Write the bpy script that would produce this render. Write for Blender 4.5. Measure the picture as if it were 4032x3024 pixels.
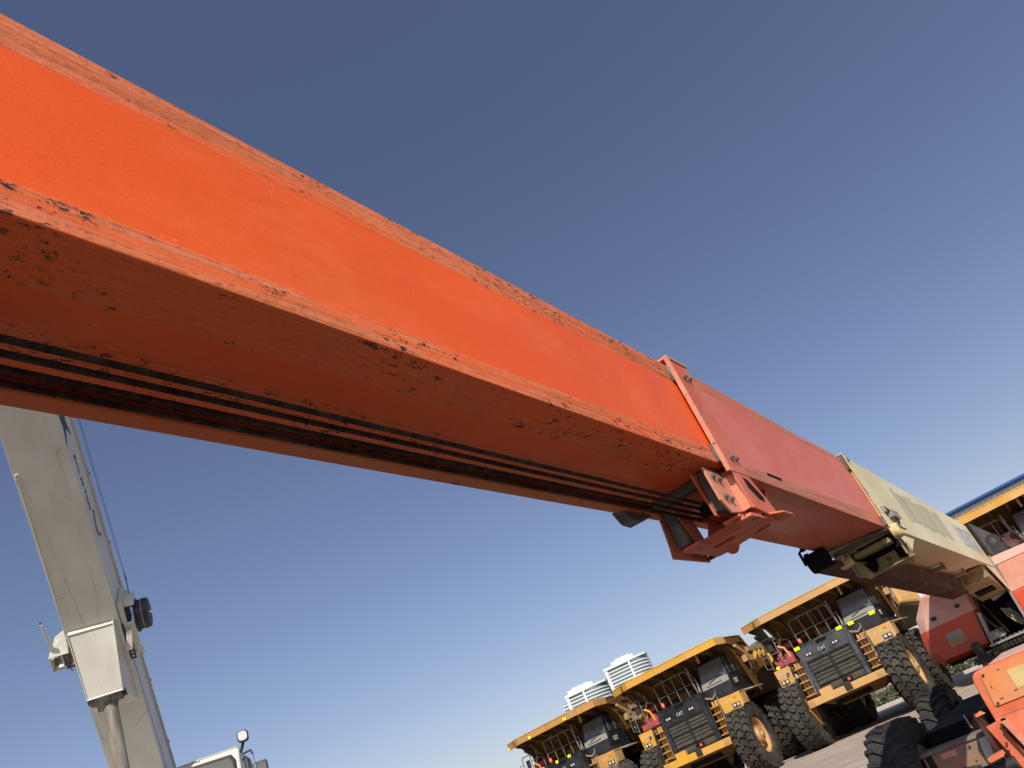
import bpy, bmesh, math, random
from mathutils import Vector as V, Matrix as M4
from math import sin, cos, radians as R, pi, atan2, sqrt
random.seed(7)
for o in list(bpy.data.objects): bpy.data.objects.remove(o)
sc = bpy.context.scene
COL = sc.collection

# ------------------------------------------------------------ camera, sky, sun, exposure
PITCH, ROLL = R(28.5), R(24.0)
CAMP = V((0, 0, 1.6))
Fw = V((0, cos(PITCH), sin(PITCH)))
U0 = V((0, -sin(PITCH), cos(PITCH))); R0 = V((1, 0, 0))
Rt = R0*cos(ROLL) - U0*sin(ROLL); Up = R0*sin(ROLL) + U0*cos(ROLL)
cd = bpy.data.cameras.new('camera'); cam = bpy.data.objects.new('camera', cd); COL.objects.link(cam)
cam.matrix_world = M4(((Rt.x, Up.x, -Fw.x, 0), (Rt.y, Up.y, -Fw.y, 0), (Rt.z, Up.z, -Fw.z, 1.6), (0, 0, 0, 1)))
cd.sensor_fit = 'HORIZONTAL'; cd.sensor_width = 36; cd.lens = 36*3000/4032
cd.clip_start = 0.05; cd.clip_end = 6000
cd.dof.use_dof = False
sc.camera = cam
SUN_AZ, SUN_EL = 174.0, 40.6          # clockwise from +Y
w = bpy.data.worlds.new("World"); sc.world = w; w.use_nodes = True
nt = w.node_tree; bg = nt.nodes['Background']
sk = nt.nodes.new('ShaderNodeTexSky'); sk.sky_type = 'NISHITA'; sk.sun_disc = False
sk.sun_elevation = R(SUN_EL); sk.sun_rotation = R(SUN_AZ)
sk.air_density = 1.0; sk.dust_density = 1.0; sk.ozone_density = 1.0; sk.altitude = 10
tn = nt.nodes.new('ShaderNodeMix'); tn.data_type = 'RGBA'; tn.blend_type = 'MULTIPLY'; tn.inputs[0].default_value = 1; tn.inputs[7].default_value = (1.04, .94, 1.02, 1)   # camera white balance
nt.links.new(sk.outputs[0], tn.inputs[6]); nt.links.new(tn.outputs[2], bg.inputs[0]); bg.inputs[1].default_value = 0.102
sl = bpy.data.lights.new('sun', 'SUN'); so = bpy.data.objects.new('sun', sl); COL.objects.link(so)
sl.energy = 5.0; sl.angle = R(0.53); sl.color = (1.0, 0.93, 0.82)
sd = V((sin(R(SUN_AZ))*cos(R(SUN_EL)), cos(R(SUN_AZ))*cos(R(SUN_EL)), sin(R(SUN_EL))))
so.rotation_euler = sd.to_track_quat('Z', 'Y').to_euler(); so.location = (0, 0, 30)
sc.view_settings.view_transform = 'Standard'; sc.view_settings.look = 'None'
sc.view_settings.exposure = 0.0; sc.view_settings.gamma = 1.0
sc.render.resolution_x = 1024; sc.render.resolution_y = 768

# ------------------------------------------------------------ materials
MATS = {}
def rgb(h):
    h = h.lstrip('#'); c = [int(h[i:i+2], 16)/255 for i in (0, 2, 4)]
    return tuple((x/12.92 if x <= .04045 else ((x+.055)/1.055)**2.4) for x in c)
def paint(name, base, rough=.45, metal=0.0, var=.12, vscale=3.0, dust=None, dust_amt=0.0, dscale=2.0, chips=0.0,
          chip_col=(.03, .022, .018), cscale=18.0, stretch=(1, 1, 1), rust=0.0, rust_col=(.23, .075, .02), bump=.0, bscale=60, spec=.5, coat=0.0):
    """weathered paint: large tone drift, optional dust, streaked rust, small chips"""
    if name in MATS: return MATS[name]
    m = bpy.data.materials.new(name); m.use_nodes = True; t = m.node_tree; N = t.nodes; L = t.links
    b = N['Principled BSDF']; b.inputs['Roughness'].default_value = rough; b.inputs['Metallic'].default_value = metal
    b.inputs['Specular IOR Level'].default_value = spec
    if coat: b.inputs['Coat Weight'].default_value = coat; b.inputs['Coat Roughness'].default_value = .25
    tc = N.new('ShaderNodeTexCoord'); mp = N.new('ShaderNodeMapping'); mp.inputs['Scale'].default_value = stretch
    L.new(tc.outputs['Object'], mp.inputs[0])
    def noise(scale, detail=4, src=None, rg=.55):
        n = N.new('ShaderNodeTexNoise'); n.inputs['Scale'].default_value = scale; n.inputs['Detail'].default_value = detail
        n.inputs['Roughness'].default_value = rg; L.new(src or tc.outputs['Object'], n.inputs['Vector']); return n.outputs['Fac']
    def ramp(src, a, bb):
        r = N.new('ShaderNodeMapRange'); r.inputs[1].default_value = a; r.inputs[2].default_value = bb; L.new(src, r.inputs[0]); return r.outputs[0]
    def mix(f, c1, c2, mode='MIX'):
        x = N.new('ShaderNodeMix'); x.data_type = 'RGBA'; x.blend_type = mode
        if isinstance(f, (int, float)): x.inputs[0].default_value = f
        else: L.new(f, x.inputs[0])
        for i, c in ((6, c1), (7, c2)):
            if isinstance(c, tuple): x.inputs[i].default_value = (*c[:3], 1)
            else: L.new(c, x.inputs[i])
        return x.outputs[2]
    lo = tuple(max(0, c*(1-var)) for c in base); hi = tuple(min(1, c*(1+var)) for c in base)
    col = mix(ramp(noise(vscale, 5), .3, .7), lo, hi)
    if rust: col = mix(ramp(noise(dscale*1.7, 8, mp.outputs[0], .7), .62-rust*.3, .75-rust*.2), col, rust_col)
    if dust: col = mix(ramp(noise(dscale, 7, mp.outputs[0], .65), .55-dust_amt*.5, .9-dust_amt*.45), col, dust)
    if chips: col = mix(ramp(noise(cscale, 3, None, .6), .74-chips*.2, .76-chips*.2), col, chip_col)
    L.new(col, b.inputs['Base Color'])
    rr = N.new('ShaderNodeMapRange'); rr.inputs[3].default_value = max(0, rough-.08); rr.inputs[4].default_value = min(1, rough+.12)
    L.new(noise(vscale*2.3, 5), rr.inputs[0]); L.new(rr.outputs[0], b.inputs['Roughness'])
    if bump:
        bn = N.new('ShaderNodeBump'); bn.inputs['Strength'].default_value = bump; bn.inputs['Distance'].default_value = .01
        L.new(noise(bscale, 5), bn.inputs['Height']); L.new(bn.outputs[0], b.inputs['Normal'])
    MATS[name] = m; return m

def boom_mat(name, base, worn, brown, pale, zbands, xbands, dark, pattern=1.0, rough=.42, side_x=0):
    """telescoping boom paint: rubbed, streaked bands along the edges where the wear pads slide (object x = across, y = along, z = up)"""
    m = bpy.data.materials.new(name); m.use_nodes = True; t = m.node_tree; N = t.nodes; L = t.links
    b = N['Principled BSDF']
    tc = N.new('ShaderNodeTexCoord'); sp = N.new('ShaderNodeSeparateXYZ'); L.new(tc.outputs['Object'], sp.inputs[0])
    def mapping(s):
        mp = N.new('ShaderNodeMapping'); mp.inputs['Scale'].default_value = s; L.new(tc.outputs['Object'], mp.inputs[0]); return mp.outputs[0]
    def noise(scale, detail=4, src=None, rg=.55):
        n = N.new('ShaderNodeTexNoise'); n.inputs['Scale'].default_value = scale; n.inputs['Detail'].default_value = detail
        n.inputs['Roughness'].default_value = rg; L.new(src or tc.outputs['Object'], n.inputs['Vector']); return n.outputs['Fac']
    def ramp(src, a, bb, c=0, d=1):
        r = N.new('ShaderNodeMapRange'); r.inputs[1].default_value = a; r.inputs[2].default_value = bb
        r.inputs[3].default_value = c; r.inputs[4].default_value = d; L.new(src, r.inputs[0]); return r.outputs[0]
    def mix(f, c1, c2):
        x = N.new('ShaderNodeMix'); x.data_type = 'RGBA'
        if isinstance(f, (int, float)): x.inputs[0].default_value = f
        else: L.new(f, x.inputs[0])
        for i, c in ((6, c1), (7, c2)):
            if isinstance(c, tuple): x.inputs[i].default_value = (*c[:3], 1)
            else: L.new(c, x.inputs[i])
        return x.outputs[2]
    def mth(op, a, bb):
        x = N.new('ShaderNodeMath'); x.operation = op
        for i, c in ((0, a), (1, bb)):
            if isinstance(c, (int, float)): x.inputs[i].default_value = c
            else: L.new(c, x.inputs[i])
        return x.outputs[0]
    wob = mth('MULTIPLY', mth('SUBTRACT', noise(1.0, 3, mapping((1, 1.3, 1))), .5), .004)
    def band(coord, lo, hi, soft=.004):
        c = mth('ADD', coord, wob)
        return mth('MINIMUM', ramp(c, lo-soft, lo+soft), ramp(c, hi-soft, hi+soft, 1, 0))
    # only side faces use z bands, only the underside uses x bands
    gn = N.new('ShaderNodeNewGeometry'); vt = N.new('ShaderNodeVectorTransform'); vt.vector_type = 'NORMAL'
    vt.convert_from = 'WORLD'; vt.convert_to = 'OBJECT'; L.new(gn.outputs['True Normal'], vt.inputs[0])
    ns = N.new('ShaderNodeSeparateXYZ'); L.new(vt.outputs[0], ns.inputs[0])
    isside = ramp(mth('ABSOLUTE', ns.outputs[0], 0), .45, .55); isund = mth('SUBTRACT', 1.0, isside)
    mask = None
    for lo, hi in zbands:
        q = mth('MULTIPLY', band(sp.outputs[2], lo, hi), isside); mask = q if mask is None else mth('MAXIMUM', mask, q)
    for lo, hi in xbands:
        q = mth('MULTIPLY', band(sp.outputs[0], lo, hi), isund); mask = q if mask is None else mth('MAXIMUM', mask, q)
    base2 = tuple(c*.86 for c in base)
    col = mix(ramp(noise(2.2, 6), .3, .75), base, base2)
    col = mix(mth('MULTIPLY', ramp(noise(26, 8, None, .75), .5, .8), .25), col, tuple(c*.72 for c in base))
    col = mix(mth('MULTIPLY', ramp(noise(3.1, 8, mapping((1, .5, 1.6)), .7), .48, .72), .38), col, (min(1, base[0]*1.02), base[1]*1.75+.02, base[2]*3+.03))
    scr = mth('MULTIPLY', ramp(noise(30, 3, mapping((1, 6, .35)), .5), .70, .72), ramp(noise(2.2, 3), .5, .6))
    col = mix(mth('MULTIPLY', scr, .35), col, (.85, .42, .28))
    # fine streaks along the boom
    st1 = noise(190, 6, mapping((1, .008, 1)), .7); st2 = noise(60, 6, mapping((1, .02, 1)), .65); st3 = noise(420, 3, mapping((1, .006, 1)), .6)
    wc = mix(ramp(st2, .38, .58), worn, pale)
    wc = mix(mth('MULTIPLY', mth('MULTIPLY', ramp(st1, .47, .58), .75), ramp(noise(38, 8, mapping((1, .35, 1)), .8), .38, .55)), wc, brown)
    wc = mix(mth('MULTIPLY', mth('MULTIPLY', ramp(st3, .50, .58), .75), ramp(noise(3, 4, mapping((1, .2, 1))), .35, .6)), wc, tuple(c*.3 for c in brown))
    wc = mix(mth('MULTIPLY', ramp(noise(120, 6, mapping((1, .5, 1)), .8), .52, .60), .55), wc, tuple(c*.35 for c in brown))
    patch = ramp(noise(9, 7, mapping((1.4, .12, 1.4)), .7), .50, .56)
    wc = mix(mth('MULTIPLY', patch, .55), wc, base)
    col = mix(mth('MULTIPLY', mask, mth('ADD', .30, mth('MULTIPLY', isside, .42))), col, wc)
    # black bare chips, clustered inside the bands
    ch = mth('MULTIPLY', ramp(noise(72, 7, mapping((1, .5, 1)), .78), .555, .58), ramp(noise(8.5, 4, mapping((1, .45, 1))), .475, .54))
    col = mix(mth('MULTIPLY', mth('MULTIPLY', ch, mth('ADD', mth('MULTIPLY', mask, 1.0), .05)), dark), col, (.025, .018, .015))
    # light nicks and scratches on the clean field
    nk = mth('MULTIPLY', ramp(noise(75, 3, mapping((1, .5, .8)), .6), .715, .73), .55)
    col = mix(nk, col, tuple(min(1, c*1.3+.12) for c in base))
    L.new(col, b.inputs['Base Color'])
    rg = mth('ADD', mth('MULTIPLY', mask, .16), ramp(noise(7, 5), .3, .7, rough-.05, rough+.1)); L.new(rg, b.inputs['Roughness'])
    b.inputs['Specular IOR Level'].default_value = .28
    bn = N.new('ShaderNodeBump'); bn.inputs['Strength'].default_value = .22; bn.inputs['Distance'].default_value = .004
    L.new(mth('ADD', mth('MULTIPLY', noise(180, 4), .5), mth('MULTIPLY', st1, mth('MULTIPLY', mask, 1.4))), bn.inputs['Height']); L.new(bn.outputs[0], b.inputs['Normal'])
    MATS[name] = m; return m

ORANGE = (.86, .115, .016)
m_fly = boom_mat('orange boom paint', ORANGE, (.68, .20, .07), (.27, .10, .028), (.70, .28, .16),
                 [(1.236, 1.4), (.80, .930)], [(-.845, -.6), (-1.2, -.93)], 1.0)
m_mid = boom_mat('faded red boom paint', (.66, .14, .07), (.48, .17, .08), (.22, .10, .04), (.56, .26, .17),
                 [(1.262, 1.4), (.70, .90)], [(-.80, -.6), (-1.2, -1.03)], .35, rough=.36)
m_cream = paint('cream boom paint', (.72, .69, .50), .45, var=.07, spec=.35, dust=(.60, .49, .26), dust_amt=.5, dscale=1.3, chips=.12, cscale=30, stretch=(1, .5, 1), rust=.0, bump=.04)
m_creamrust = paint('rust stained cream', (.62, .50, .24), .6, var=.15, rust=.45, dscale=9, chips=.25, cscale=26, rust_col=(.22, .09, .03))
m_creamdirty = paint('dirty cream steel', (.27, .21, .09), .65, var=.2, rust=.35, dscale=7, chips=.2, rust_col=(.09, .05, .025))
m_coll = paint('faded coral paint', (.60, .115, .045), .5, var=.15, spec=.35, dust=(.52, .22, .16), dust_amt=.3, dscale=5, chips=.36, cscale=30, rust=.12, rust_col=(.25, .07, .03), bump=.1)
m_lip = paint('chipped coral edge', (.62, .20, .11), .55, var=.18, chips=.42, cscale=50, chip_col=(.16, .05, .03), dust=(.60, .30, .22), dust_amt=.4, dscale=12)
m_pad = paint('black wear pad plastic', (.055, .055, .052), .55, var=.3, dust=(.22, .21, .19), dust_amt=.4, dscale=9)
m_cable = paint('greased steel wire rope', (.020, .013, .010), .6, spec=.15, var=.4, dust=(.10, .06, .04), dust_amt=.25, dscale=20)
m_cablelit = paint('bare steel rope', (.16, .14, .12), .5, var=.3)
m_groove = paint('deep red paint', (.20, .012, .008), .5, var=.2)
m_bolt = paint('dull bolt steel', (.20, .18, .16), .45, metal=.6, var=.3)
m_steel = paint('grey steel', (.26, .26, .25), .45, metal=.4, var=.2, dust=(.35, .32, .28), dust_amt=.3)
m_black = paint('black painted steel', (.012, .012, .013), .5, var=.3, dust=(.05, .047, .042), dust_amt=.25)
m_dark = paint('dark machinery', (.006, .005, .005), .8, var=.3, spec=.15, dust=(.02, .017, .014), dust_amt=.2)
m_maroon = paint('dark maroon cover', (.06, .022, .02), .7, spec=.2, var=.2, dust=(.13, .085, .08), dust_amt=.2, dscale=3)  # dark maroon base with paler dust patches
m_podup = paint('faded salmon hood', (.52, .215, .14), .45, var=.06, chips=.06, cscale=22, vscale=1.5, dust=(.66, .42, .36), dust_amt=.3, dscale=1.5)
m_podlo = paint('red orange hood', (.52, .07, .022), .42, var=.08, chips=.05, cscale=22, vscale=1.5)
m_podtop = paint('bleached hood top', (.60, .40, .34), .5, var=.08, chips=.08, cscale=22)
m_farlip = paint('rubbed tan flange', (.42, .24, .08), .6, var=.25, dust=(.55, .11, .03), dust_amt=.75, dscale=3, chips=.35, cscale=22, stretch=(1, .12, 1), rust=.2, rust_col=(.12, .045, .02))
m_base = paint('sun bleached orange', (.66, .15, .065), .5, var=.12, spec=.35, dust=(.66, .24, .13), dust_amt=.35, dscale=3, chips=.12, cscale=20, bump=.04)
m_panel = paint('peach cover plate', (.68, .235, .085), .5, var=.08, spec=.35, dust=(.66, .31, .15), dust_amt=.35, chips=.1, cscale=26)
m_decal = paint('cracked yellow label', (.62, .46, .21), .6, var=.1, chips=.5, cscale=30, chip_col=(.30, .20, .08), stretch=(1, 1, 1))
m_axle = paint('worn axle paint', (.50, .15, .075), .55, var=.2, dust=(.22, .17, .12), dust_amt=.75, dscale=4, stretch=(.3, 1, 3), chips=.2)
m_axtop = paint('dirty axle top', (.13, .10, .07), .7, var=.25, dust=(.24, .20, .15), dust_amt=.5, dscale=6, stretch=(.2, 1, 1))
m_rubber = paint('dusty rubber', (.016, .016, .018), .75, var=.3, spec=.3, dust=(.05, .046, .04), dust_amt=.35, dscale=4, bump=.2, bscale=30)
m_rubber2 = paint('truck tyre rubber', (.014, .013, .012), .8, var=.3, spec=.2, dust=(.085, .076, .062), dust_amt=.5, dscale=3.5, bump=.2, bscale=20)
m_labelwhite = paint('white label', (.62, .60, .56), .6, var=.1)
m_yellowlab = paint('bright yellow reflector', (.86, .88, .0), .5, var=.02)
m_blueplate = paint('grey blue plate', (.13, .155, .21), .5, var=.3, dust=(.42, .42, .40), dust_amt=.55, dscale=14, stretch=(1, .3, 1))
m_ghost = paint('ghosted decal', (.36, .35, .235), .55, var=.12, dust=(.48, .46, .34), dust_amt=.35, dscale=7, stretch=(1, .5, .3))
m_tan = paint('tan label', (.36, .24, .10), .55, var=.2)
m_beige = paint('beige hose', (.32, .28, .21), .6, var=.1)
# trucks
m_ty = paint('truck yellow', (.60, .30, .035), .5, var=.10, vscale=1.2, dust=(.60, .37, .14), dust_amt=.4, dscale=1.4, chips=.10, cscale=9, rust=.08, rust_col=(.33, .16, .05))
m_ty2 = paint('deep truck yellow', (.62, .32, .022), .45, var=.10, vscale=1.2, dust=(.56, .33, .10), dust_amt=.3, dscale=1.7, chips=.12, cscale=11, rust=.08, rust_col=(.33, .16, .05))
m_ty3 = paint('streaked truck yellow', (.54, .26, .035), .55, var=.15, vscale=1.5, dust=(.40, .24, .09), dust_amt=.5, dscale=2.4, stretch=(2.5, 1, .5), chips=.2, cscale=12, rust=.22, rust_col=(.24, .10, .03))
m_ty4 = paint('dull truck yellow', (.55, .29, .06), .55, var=.10, vscale=1.0, dust=(.52, .34, .16), dust_amt=.5, dscale=1.2, chips=.14, cscale=8, rust=.1, rust_col=(.30, .15, .06))
m_rubber3 = paint('grey dusty tyre rubber', (.03, .028, .026), .8, var=.3, spec=.3, dust=(.15, .135, .11), dust_amt=.6, dscale=3)
m_tyd = paint('dusty truck yellow', (.44, .225, .045), .6, var=.12, vscale=1.2, dust=(.40, .26, .13), dust_amt=.55, dscale=1.6, chips=.1, cscale=8, rust=.2, rust_col=(.25, .12, .05))
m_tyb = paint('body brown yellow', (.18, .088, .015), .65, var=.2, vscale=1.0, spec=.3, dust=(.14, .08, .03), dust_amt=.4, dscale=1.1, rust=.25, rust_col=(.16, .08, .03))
m_tyc = paint('grimy shade-darkened body steel', (.105, .052, .013), .7, var=.25, vscale=1.0, spec=.2, dust=(.15, .085, .03), dust_amt=.35, dscale=1.3)  # grime colour darkened further to paint in shade under canopy and bumper
m_rail = paint('dirt on body rail', (.26, .145, .075), .75, var=.15, dust=(.40, .27, .17), dust_amt=.5, dscale=3)
m_tbk = paint('truck black paint', (.007, .008, .011), .4, var=.3, spec=.4, dust=(.035, .036, .038), dust_amt=.4, dscale=2.2, vscale=2)
m_tbl = paint('dusty black paint', (.018, .023, .031), .5, var=.3, dust=(.085, .095, .105), dust_amt=.5, dscale=2.0, vscale=2)
m_core = paint('radiator mesh', (.035, .032, .024), .8, var=.25, vscale=2.5, dust=(.09, .082, .06), dust_amt=.5, dscale=3, stretch=(1, 1, 5))
m_glass = paint('dusty cab glass', (.075, .08, .072), .12, var=.1, dust=(.12, .12, .10), dust_amt=.4, dscale=1.5, spec=.9, coat=.6)
m_glassd = paint('dark cab glass', (.02, .024, .025), .08, var=.1, spec=.7)
m_dustpl = paint('dust coated panel', (.21, .20, .17), .7, var=.12, dust=(.26, .245, .21), dust_amt=.5)
m_pipe = paint('grey handrail', (.15, .14, .135), .55, var=.15)
m_pipel = paint('pale handrail', (.26, .27, .28), .5, var=.15)
m_red = paint('faded red tank', (.34, .035, .045), .5, var=.25, dust=(.36, .15, .13), dust_amt=.3, dscale=6)
m_lens = paint('clear lamp lens', (.5, .5, .48), .2, var=.05, spec=.8)
m_amber = paint('amber lens', (.75, .28, .02), .35, var=.1)
m_redl = paint('red beacon lens', (.62, .12, .07), .35, var=.1)
m_blue = paint('blue cap', (.02, .05, .35), .4, var=.1)
m_white = paint('white lettering', (.50, .49, .45), .6, var=.15, chips=.35, cscale=30, chip_col=(.3, .25, .15))
m_rim = paint('yellow wheel rim', (.58, .30, .07), .55, var=.15, dust=(.46, .29, .14), dust_amt=.45, dscale=3, rust=.15)
# crane
m_cw = paint('crane white paint', (.68, .67, .60), .42, var=.05, vscale=1.5, dust=(.55, .52, .45), dust_amt=.3, dscale=2.2, stretch=(1.5, .6, 1), chips=.06, cscale=20)
m_cdirt = paint('stained crane steel', (.34, .32, .27), .6, var=.3, dust=(.05, .045, .04), dust_amt=.5, dscale=12, stretch=(1, .4, 1))
m_cylgrey = paint('brown grey cylinder', (.16, .13, .10), .35, var=.15, dust=(.30, .28, .24), dust_amt=.4, dscale=7, stretch=(4, .25, 1))
m_navy = paint('navy drum paint', (.018, .024, .040), .5, var=.2)
m_letter = paint('navy letters', (.022, .03, .05), .5, var=.1)
m_rust = paint('brown rust', (.14, .07, .035), .8, var=.3)
m_mirror = paint('pale mirror face', (.62, .63, .62), .15, var=.25, vscale=18, spec=.8)
m_mirback = paint('mirror housing', (.035, .04, .045), .4, var=.1)
m_chrome = paint('bright rod', (.75, .75, .74), .15, metal=1, var=.02)
# place
m_tw = paint('tower white render', (.60, .62, .63), .6, var=.03, vscale=.05)
m_tg = paint('tower blue glass', (.13, .20, .24), .25, var=.25, vscale=.12, spec=.8)
m_teal = paint('teal curtain glass', (.15, .25, .27), .25, var=.25, vscale=.3, spec=.8)
m_trim = paint('blue roof trim', (.02, .085, .28), .45, var=.08)
m_shed = paint('white corrugated sheet', (.64, .64, .58), .5, var=.04)
m_wall = paint('beige plaster wall', (.42, .35, .24), .8, var=.08, dust=(.36, .30, .22), dust_amt=.3, bump=.1)
m_kerb = paint('concrete kerb', (.44, .42, .38), .8, var=.12, bump=.1)
m_bark = paint('bark', (.12, .085, .055), .9, var=.3)
m_cone = paint('orange cone plastic', (.75, .13, .04), .5, var=.1)

# ------------------------------------------------------------ mesh builder
class MB:
    def __init__(s): s.v = []; s.f = []; s.starts = []
    def add(s, vs, fs):
        n = len(s.v); s.starts.append((n, len(s.f))); s.v += [tuple(p) for p in vs]; s.f += [tuple(i+n for i in f) for f in fs]; return s
    def box(s, x0, x1, y0, y1, z0, z1):
        vs = [(x, y, z) for x in (x0, x1) for y in (y0, y1) for z in (z0, z1)]
        return s.add(vs, [(0, 1, 3, 2), (4, 6, 7, 5), (0, 4, 5, 1), (2, 3, 7, 6), (0, 2, 6, 4), (1, 5, 7, 3)])
    def hexa(s, p):  # 8 points: bottom 4, top 4
        return s.add(p, [(0, 1, 2, 3), (4, 7, 6, 5), (0, 4, 5, 1), (1, 5, 6, 2), (2, 6, 7, 3), (3, 7, 4, 0)])
    def prism(s, poly, axis, a, b):
        """poly in the other two axes (order xyz minus axis), extruded from a to b"""
        def P(q, c):
            return {'x': (c, q[0], q[1]), 'y': (q[0], c, q[1]), 'z': (q[0], q[1], c)}[axis]
        n = len(poly); vs = [P(q, a) for q in poly]+[P(q, b) for q in poly]
        fs = [tuple(range(n))[::-1], tuple(range(n, 2*n))]+[(i, (i+1) % n, n+(i+1) % n, n+i) for i in range(n)]
        return s.add(vs, fs)
    def loft(s, A, B):
        n = len(A); return s.add(list(A)+list(B), [tuple(range(n))[::-1], tuple(range(n, 2*n))]+[(i, (i+1) % n, n+(i+1) % n, n+i) for i in range(n)])
    def tube(s, pts, r, seg=8, r1=None):
        pts = [V(p) for p in pts]; rings = []; n = len(pts); up = None
        for i, p in enumerate(pts):
            d = (pts[min(i+1, n-1)]-pts[max(i-1, 0)]).normalized()
            if up is None: up = d.orthogonal().normalized()
            up = (up-d*up.dot(d)).normalized(); sd_ = d.cross(up)
            rr = r if r1 is None else r+(r1-r)*i/(n-1)
            rings.append([p+(up*cos(2*pi*k/seg)+sd_*sin(2*pi*k/seg))*rr for k in range(seg)])
        vs = [q for ring in rings for q in ring]
        fs = [(i*seg+k, i*seg+(k+1) % seg, (i+1)*seg+(k+1) % seg, (i+1)*seg+k) for i in range(n-1) for k in range(seg)]
        fs += [tuple(range(seg))[::-1], tuple((n-1)*seg+k for k in range(seg))]
        return s.add(vs, fs)
    def lathe(s, prof, c, ax='x', seg=32, closed=False):
        """prof: (along, radius); c centre"""
        vs = []; n = len(prof)
        for k in range(seg):
            a = 2*pi*k/seg
            for (t, r) in prof:
                q = {'x': (t, r*cos(a), r*sin(a)), 'y': (r*cos(a), t, r*sin(a)), 'z': (r*cos(a), r*sin(a), t)}[ax]
                vs.append((q[0]+c[0], q[1]+c[1], q[2]+c[2]))
        m = n if closed else n-1
        fs = [(k*n+i, k*n+(i+1) % n, ((k+1) % seg)*n+(i+1) % n, ((k+1) % seg)*n+i) for k in range(seg) for i in range(m)]
        if not closed:
            fs.append(tuple(k*n for k in range(seg))); fs.append(tuple(k*n+n-1 for k in range(seg))[::-1])
        return s.add(vs, fs)
    def tf(s, fn): s.v = [tuple(fn(*p)) for p in s.v]; return s
    def each(s, *a, **k):
        """one object per separate piece"""
        out = []; st = s.starts+[(len(s.v), len(s.f))]
        for (v0, f0), (v1, f1) in zip(st, st[1:]):
            m = MB(); m.v = s.v[v0:v1]; m.f = [tuple(i-v0 for i in f) for f in s.f[f0:f1]]; out.append(m.build(*a, **k))
        return out
    def build(s, name, mat, parent=None, frame=None, bevel=0, smooth=False, label=None, segs=2, tri=False):
        me = bpy.data.meshes.new(name); me.from_pydata(s.v, [], s.f); me.validate()
        bm = bmesh.new(); bm.from_mesh(me); bmesh.ops.recalc_face_normals(bm, faces=bm.faces); bm.to_mesh(me); bm.free()
        me.materials.append(mat)
        if smooth:
            for p in me.polygons: p.use_smooth = True
            try: me.set_sharp_from_angle(angle=R(38))
            except Exception: pass
        o = bpy.data.objects.new(name, me); COL.objects.link(o)
        attach(o, parent, frame)
        if bevel:
            b = o.modifiers.new('bevel', 'BEVEL'); b.width = bevel; b.segments = segs; b.limit_method = 'ANGLE'; b.angle_limit = R(35); b.harden_normals = False
        if label: o['label'] = label
        return o
def attach(o, parent, frame):
    if parent is not None:
        o.parent = parent
        if frame is not None:
            o.matrix_parent_inverse = WM[parent.name].inverted(); o.matrix_basis = frame; WM[o.name] = frame
        else: WM[o.name] = WM[parent.name]
    elif frame is not None:
        o.matrix_world = frame; WM[o.name] = frame
    else: WM[o.name] = M4.Identity(4)
WM = {}
def root(name, label, cat, loc=(0, 0, 0), rz=0, group=None):
    o = bpy.data.objects.new(name, None); COL.objects.link(o); o.location = loc; o.rotation_euler = (0, 0, rz)
    WM[o.name] = M4.Translation(V(loc)) @ M4.Rotation(rz, 4, 'Z'); o.empty_display_size = .3
    return tag(o, label, cat, group)
def tag(o, label=None, cat=None, group=None, kind=None):
    if label: o['label'] = label
    if cat: o['category'] = cat
    if group: o['group'] = group
    if kind: o['kind'] = kind
    return o
def text_mesh(body, size, depth=.002, font_w=1.0):
    cu = bpy.data.curves.new('lettering', 'FONT'); cu.body = body; cu.size = size; cu.extrude = depth; cu.align_x = 'CENTER'; cu.align_y = 'CENTER'
    cu.offset = 0.012*size
    to = bpy.data.objects.new('lettering', cu); COL.objects.link(to)
    bpy.context.view_layer.update()
    me = bpy.data.meshes.new_from_object(to.evaluated_get(bpy.context.evaluated_depsgraph_get()))
    bpy.data.objects.remove(to); return me
def text(name, body, size, mat, parent, org, ex, ey, frame=None, sx=1.0, depth=.002):
    """lettering lying in plane (ex, ey) at org, in parent/frame coordinates"""
    me = text_mesh(body, size, depth); ex = V(ex).normalized(); ey = V(ey).normalized(); ez = ex.cross(ey)
    T = M4(((ex.x*sx, ey.x, ez.x, org[0]), (ex.y*sx, ey.y, ez.y, org[1]), (ex.z*sx, ey.z, ez.z, org[2]), (0, 0, 0, 1)))
    me.transform(T); me.materials.clear(); me.materials.append(mat); me.name = name
    o = bpy.data.objects.new(name, me); COL.objects.link(o); attach(o, parent, frame); return o
def frame_of(X, Y, Z, o):
    return M4(((X.x, Y.x, Z.x, o.x), (X.y, Y.y, Z.y, o.y), (X.z, Y.z, Z.z, o.z), (0, 0, 0, 1)))

# ------------------------------------------------------------ the orange telescopic boom lift
BAZ = R(27.43); BEL = R(-1.30)
bv = V((sin(BAZ)*cos(BEL), cos(BAZ)*cos(BEL), sin(BEL))); bs = V((cos(BAZ), -sin(BAZ), 0)); bu = bs.cross(bv)
FB = frame_of(bs, bv, bu, CAMP)                    # boom frame: x across, y along (away), z up
FG = M4.Rotation(-BAZ, 4, 'Z')                     # ground frame: x across, y along, z height
lift_loc = FG @ V((-.9, 11.0, 0))
lift = root('boom_lift', 'orange telescopic boom lift with cream lower boom, its long arm reaching overhead across the sky', 'boom lift', lift_loc, -BAZ)
def sag(x, y, z): return (x, y, z-.0145*(y-2.7))   # the outer sections bend down slightly towards the turret
def part(mb, name, mat, parent=None, frame=FB, **k): return mb.build(name, mat, parent or lift, frame, **k)

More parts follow.
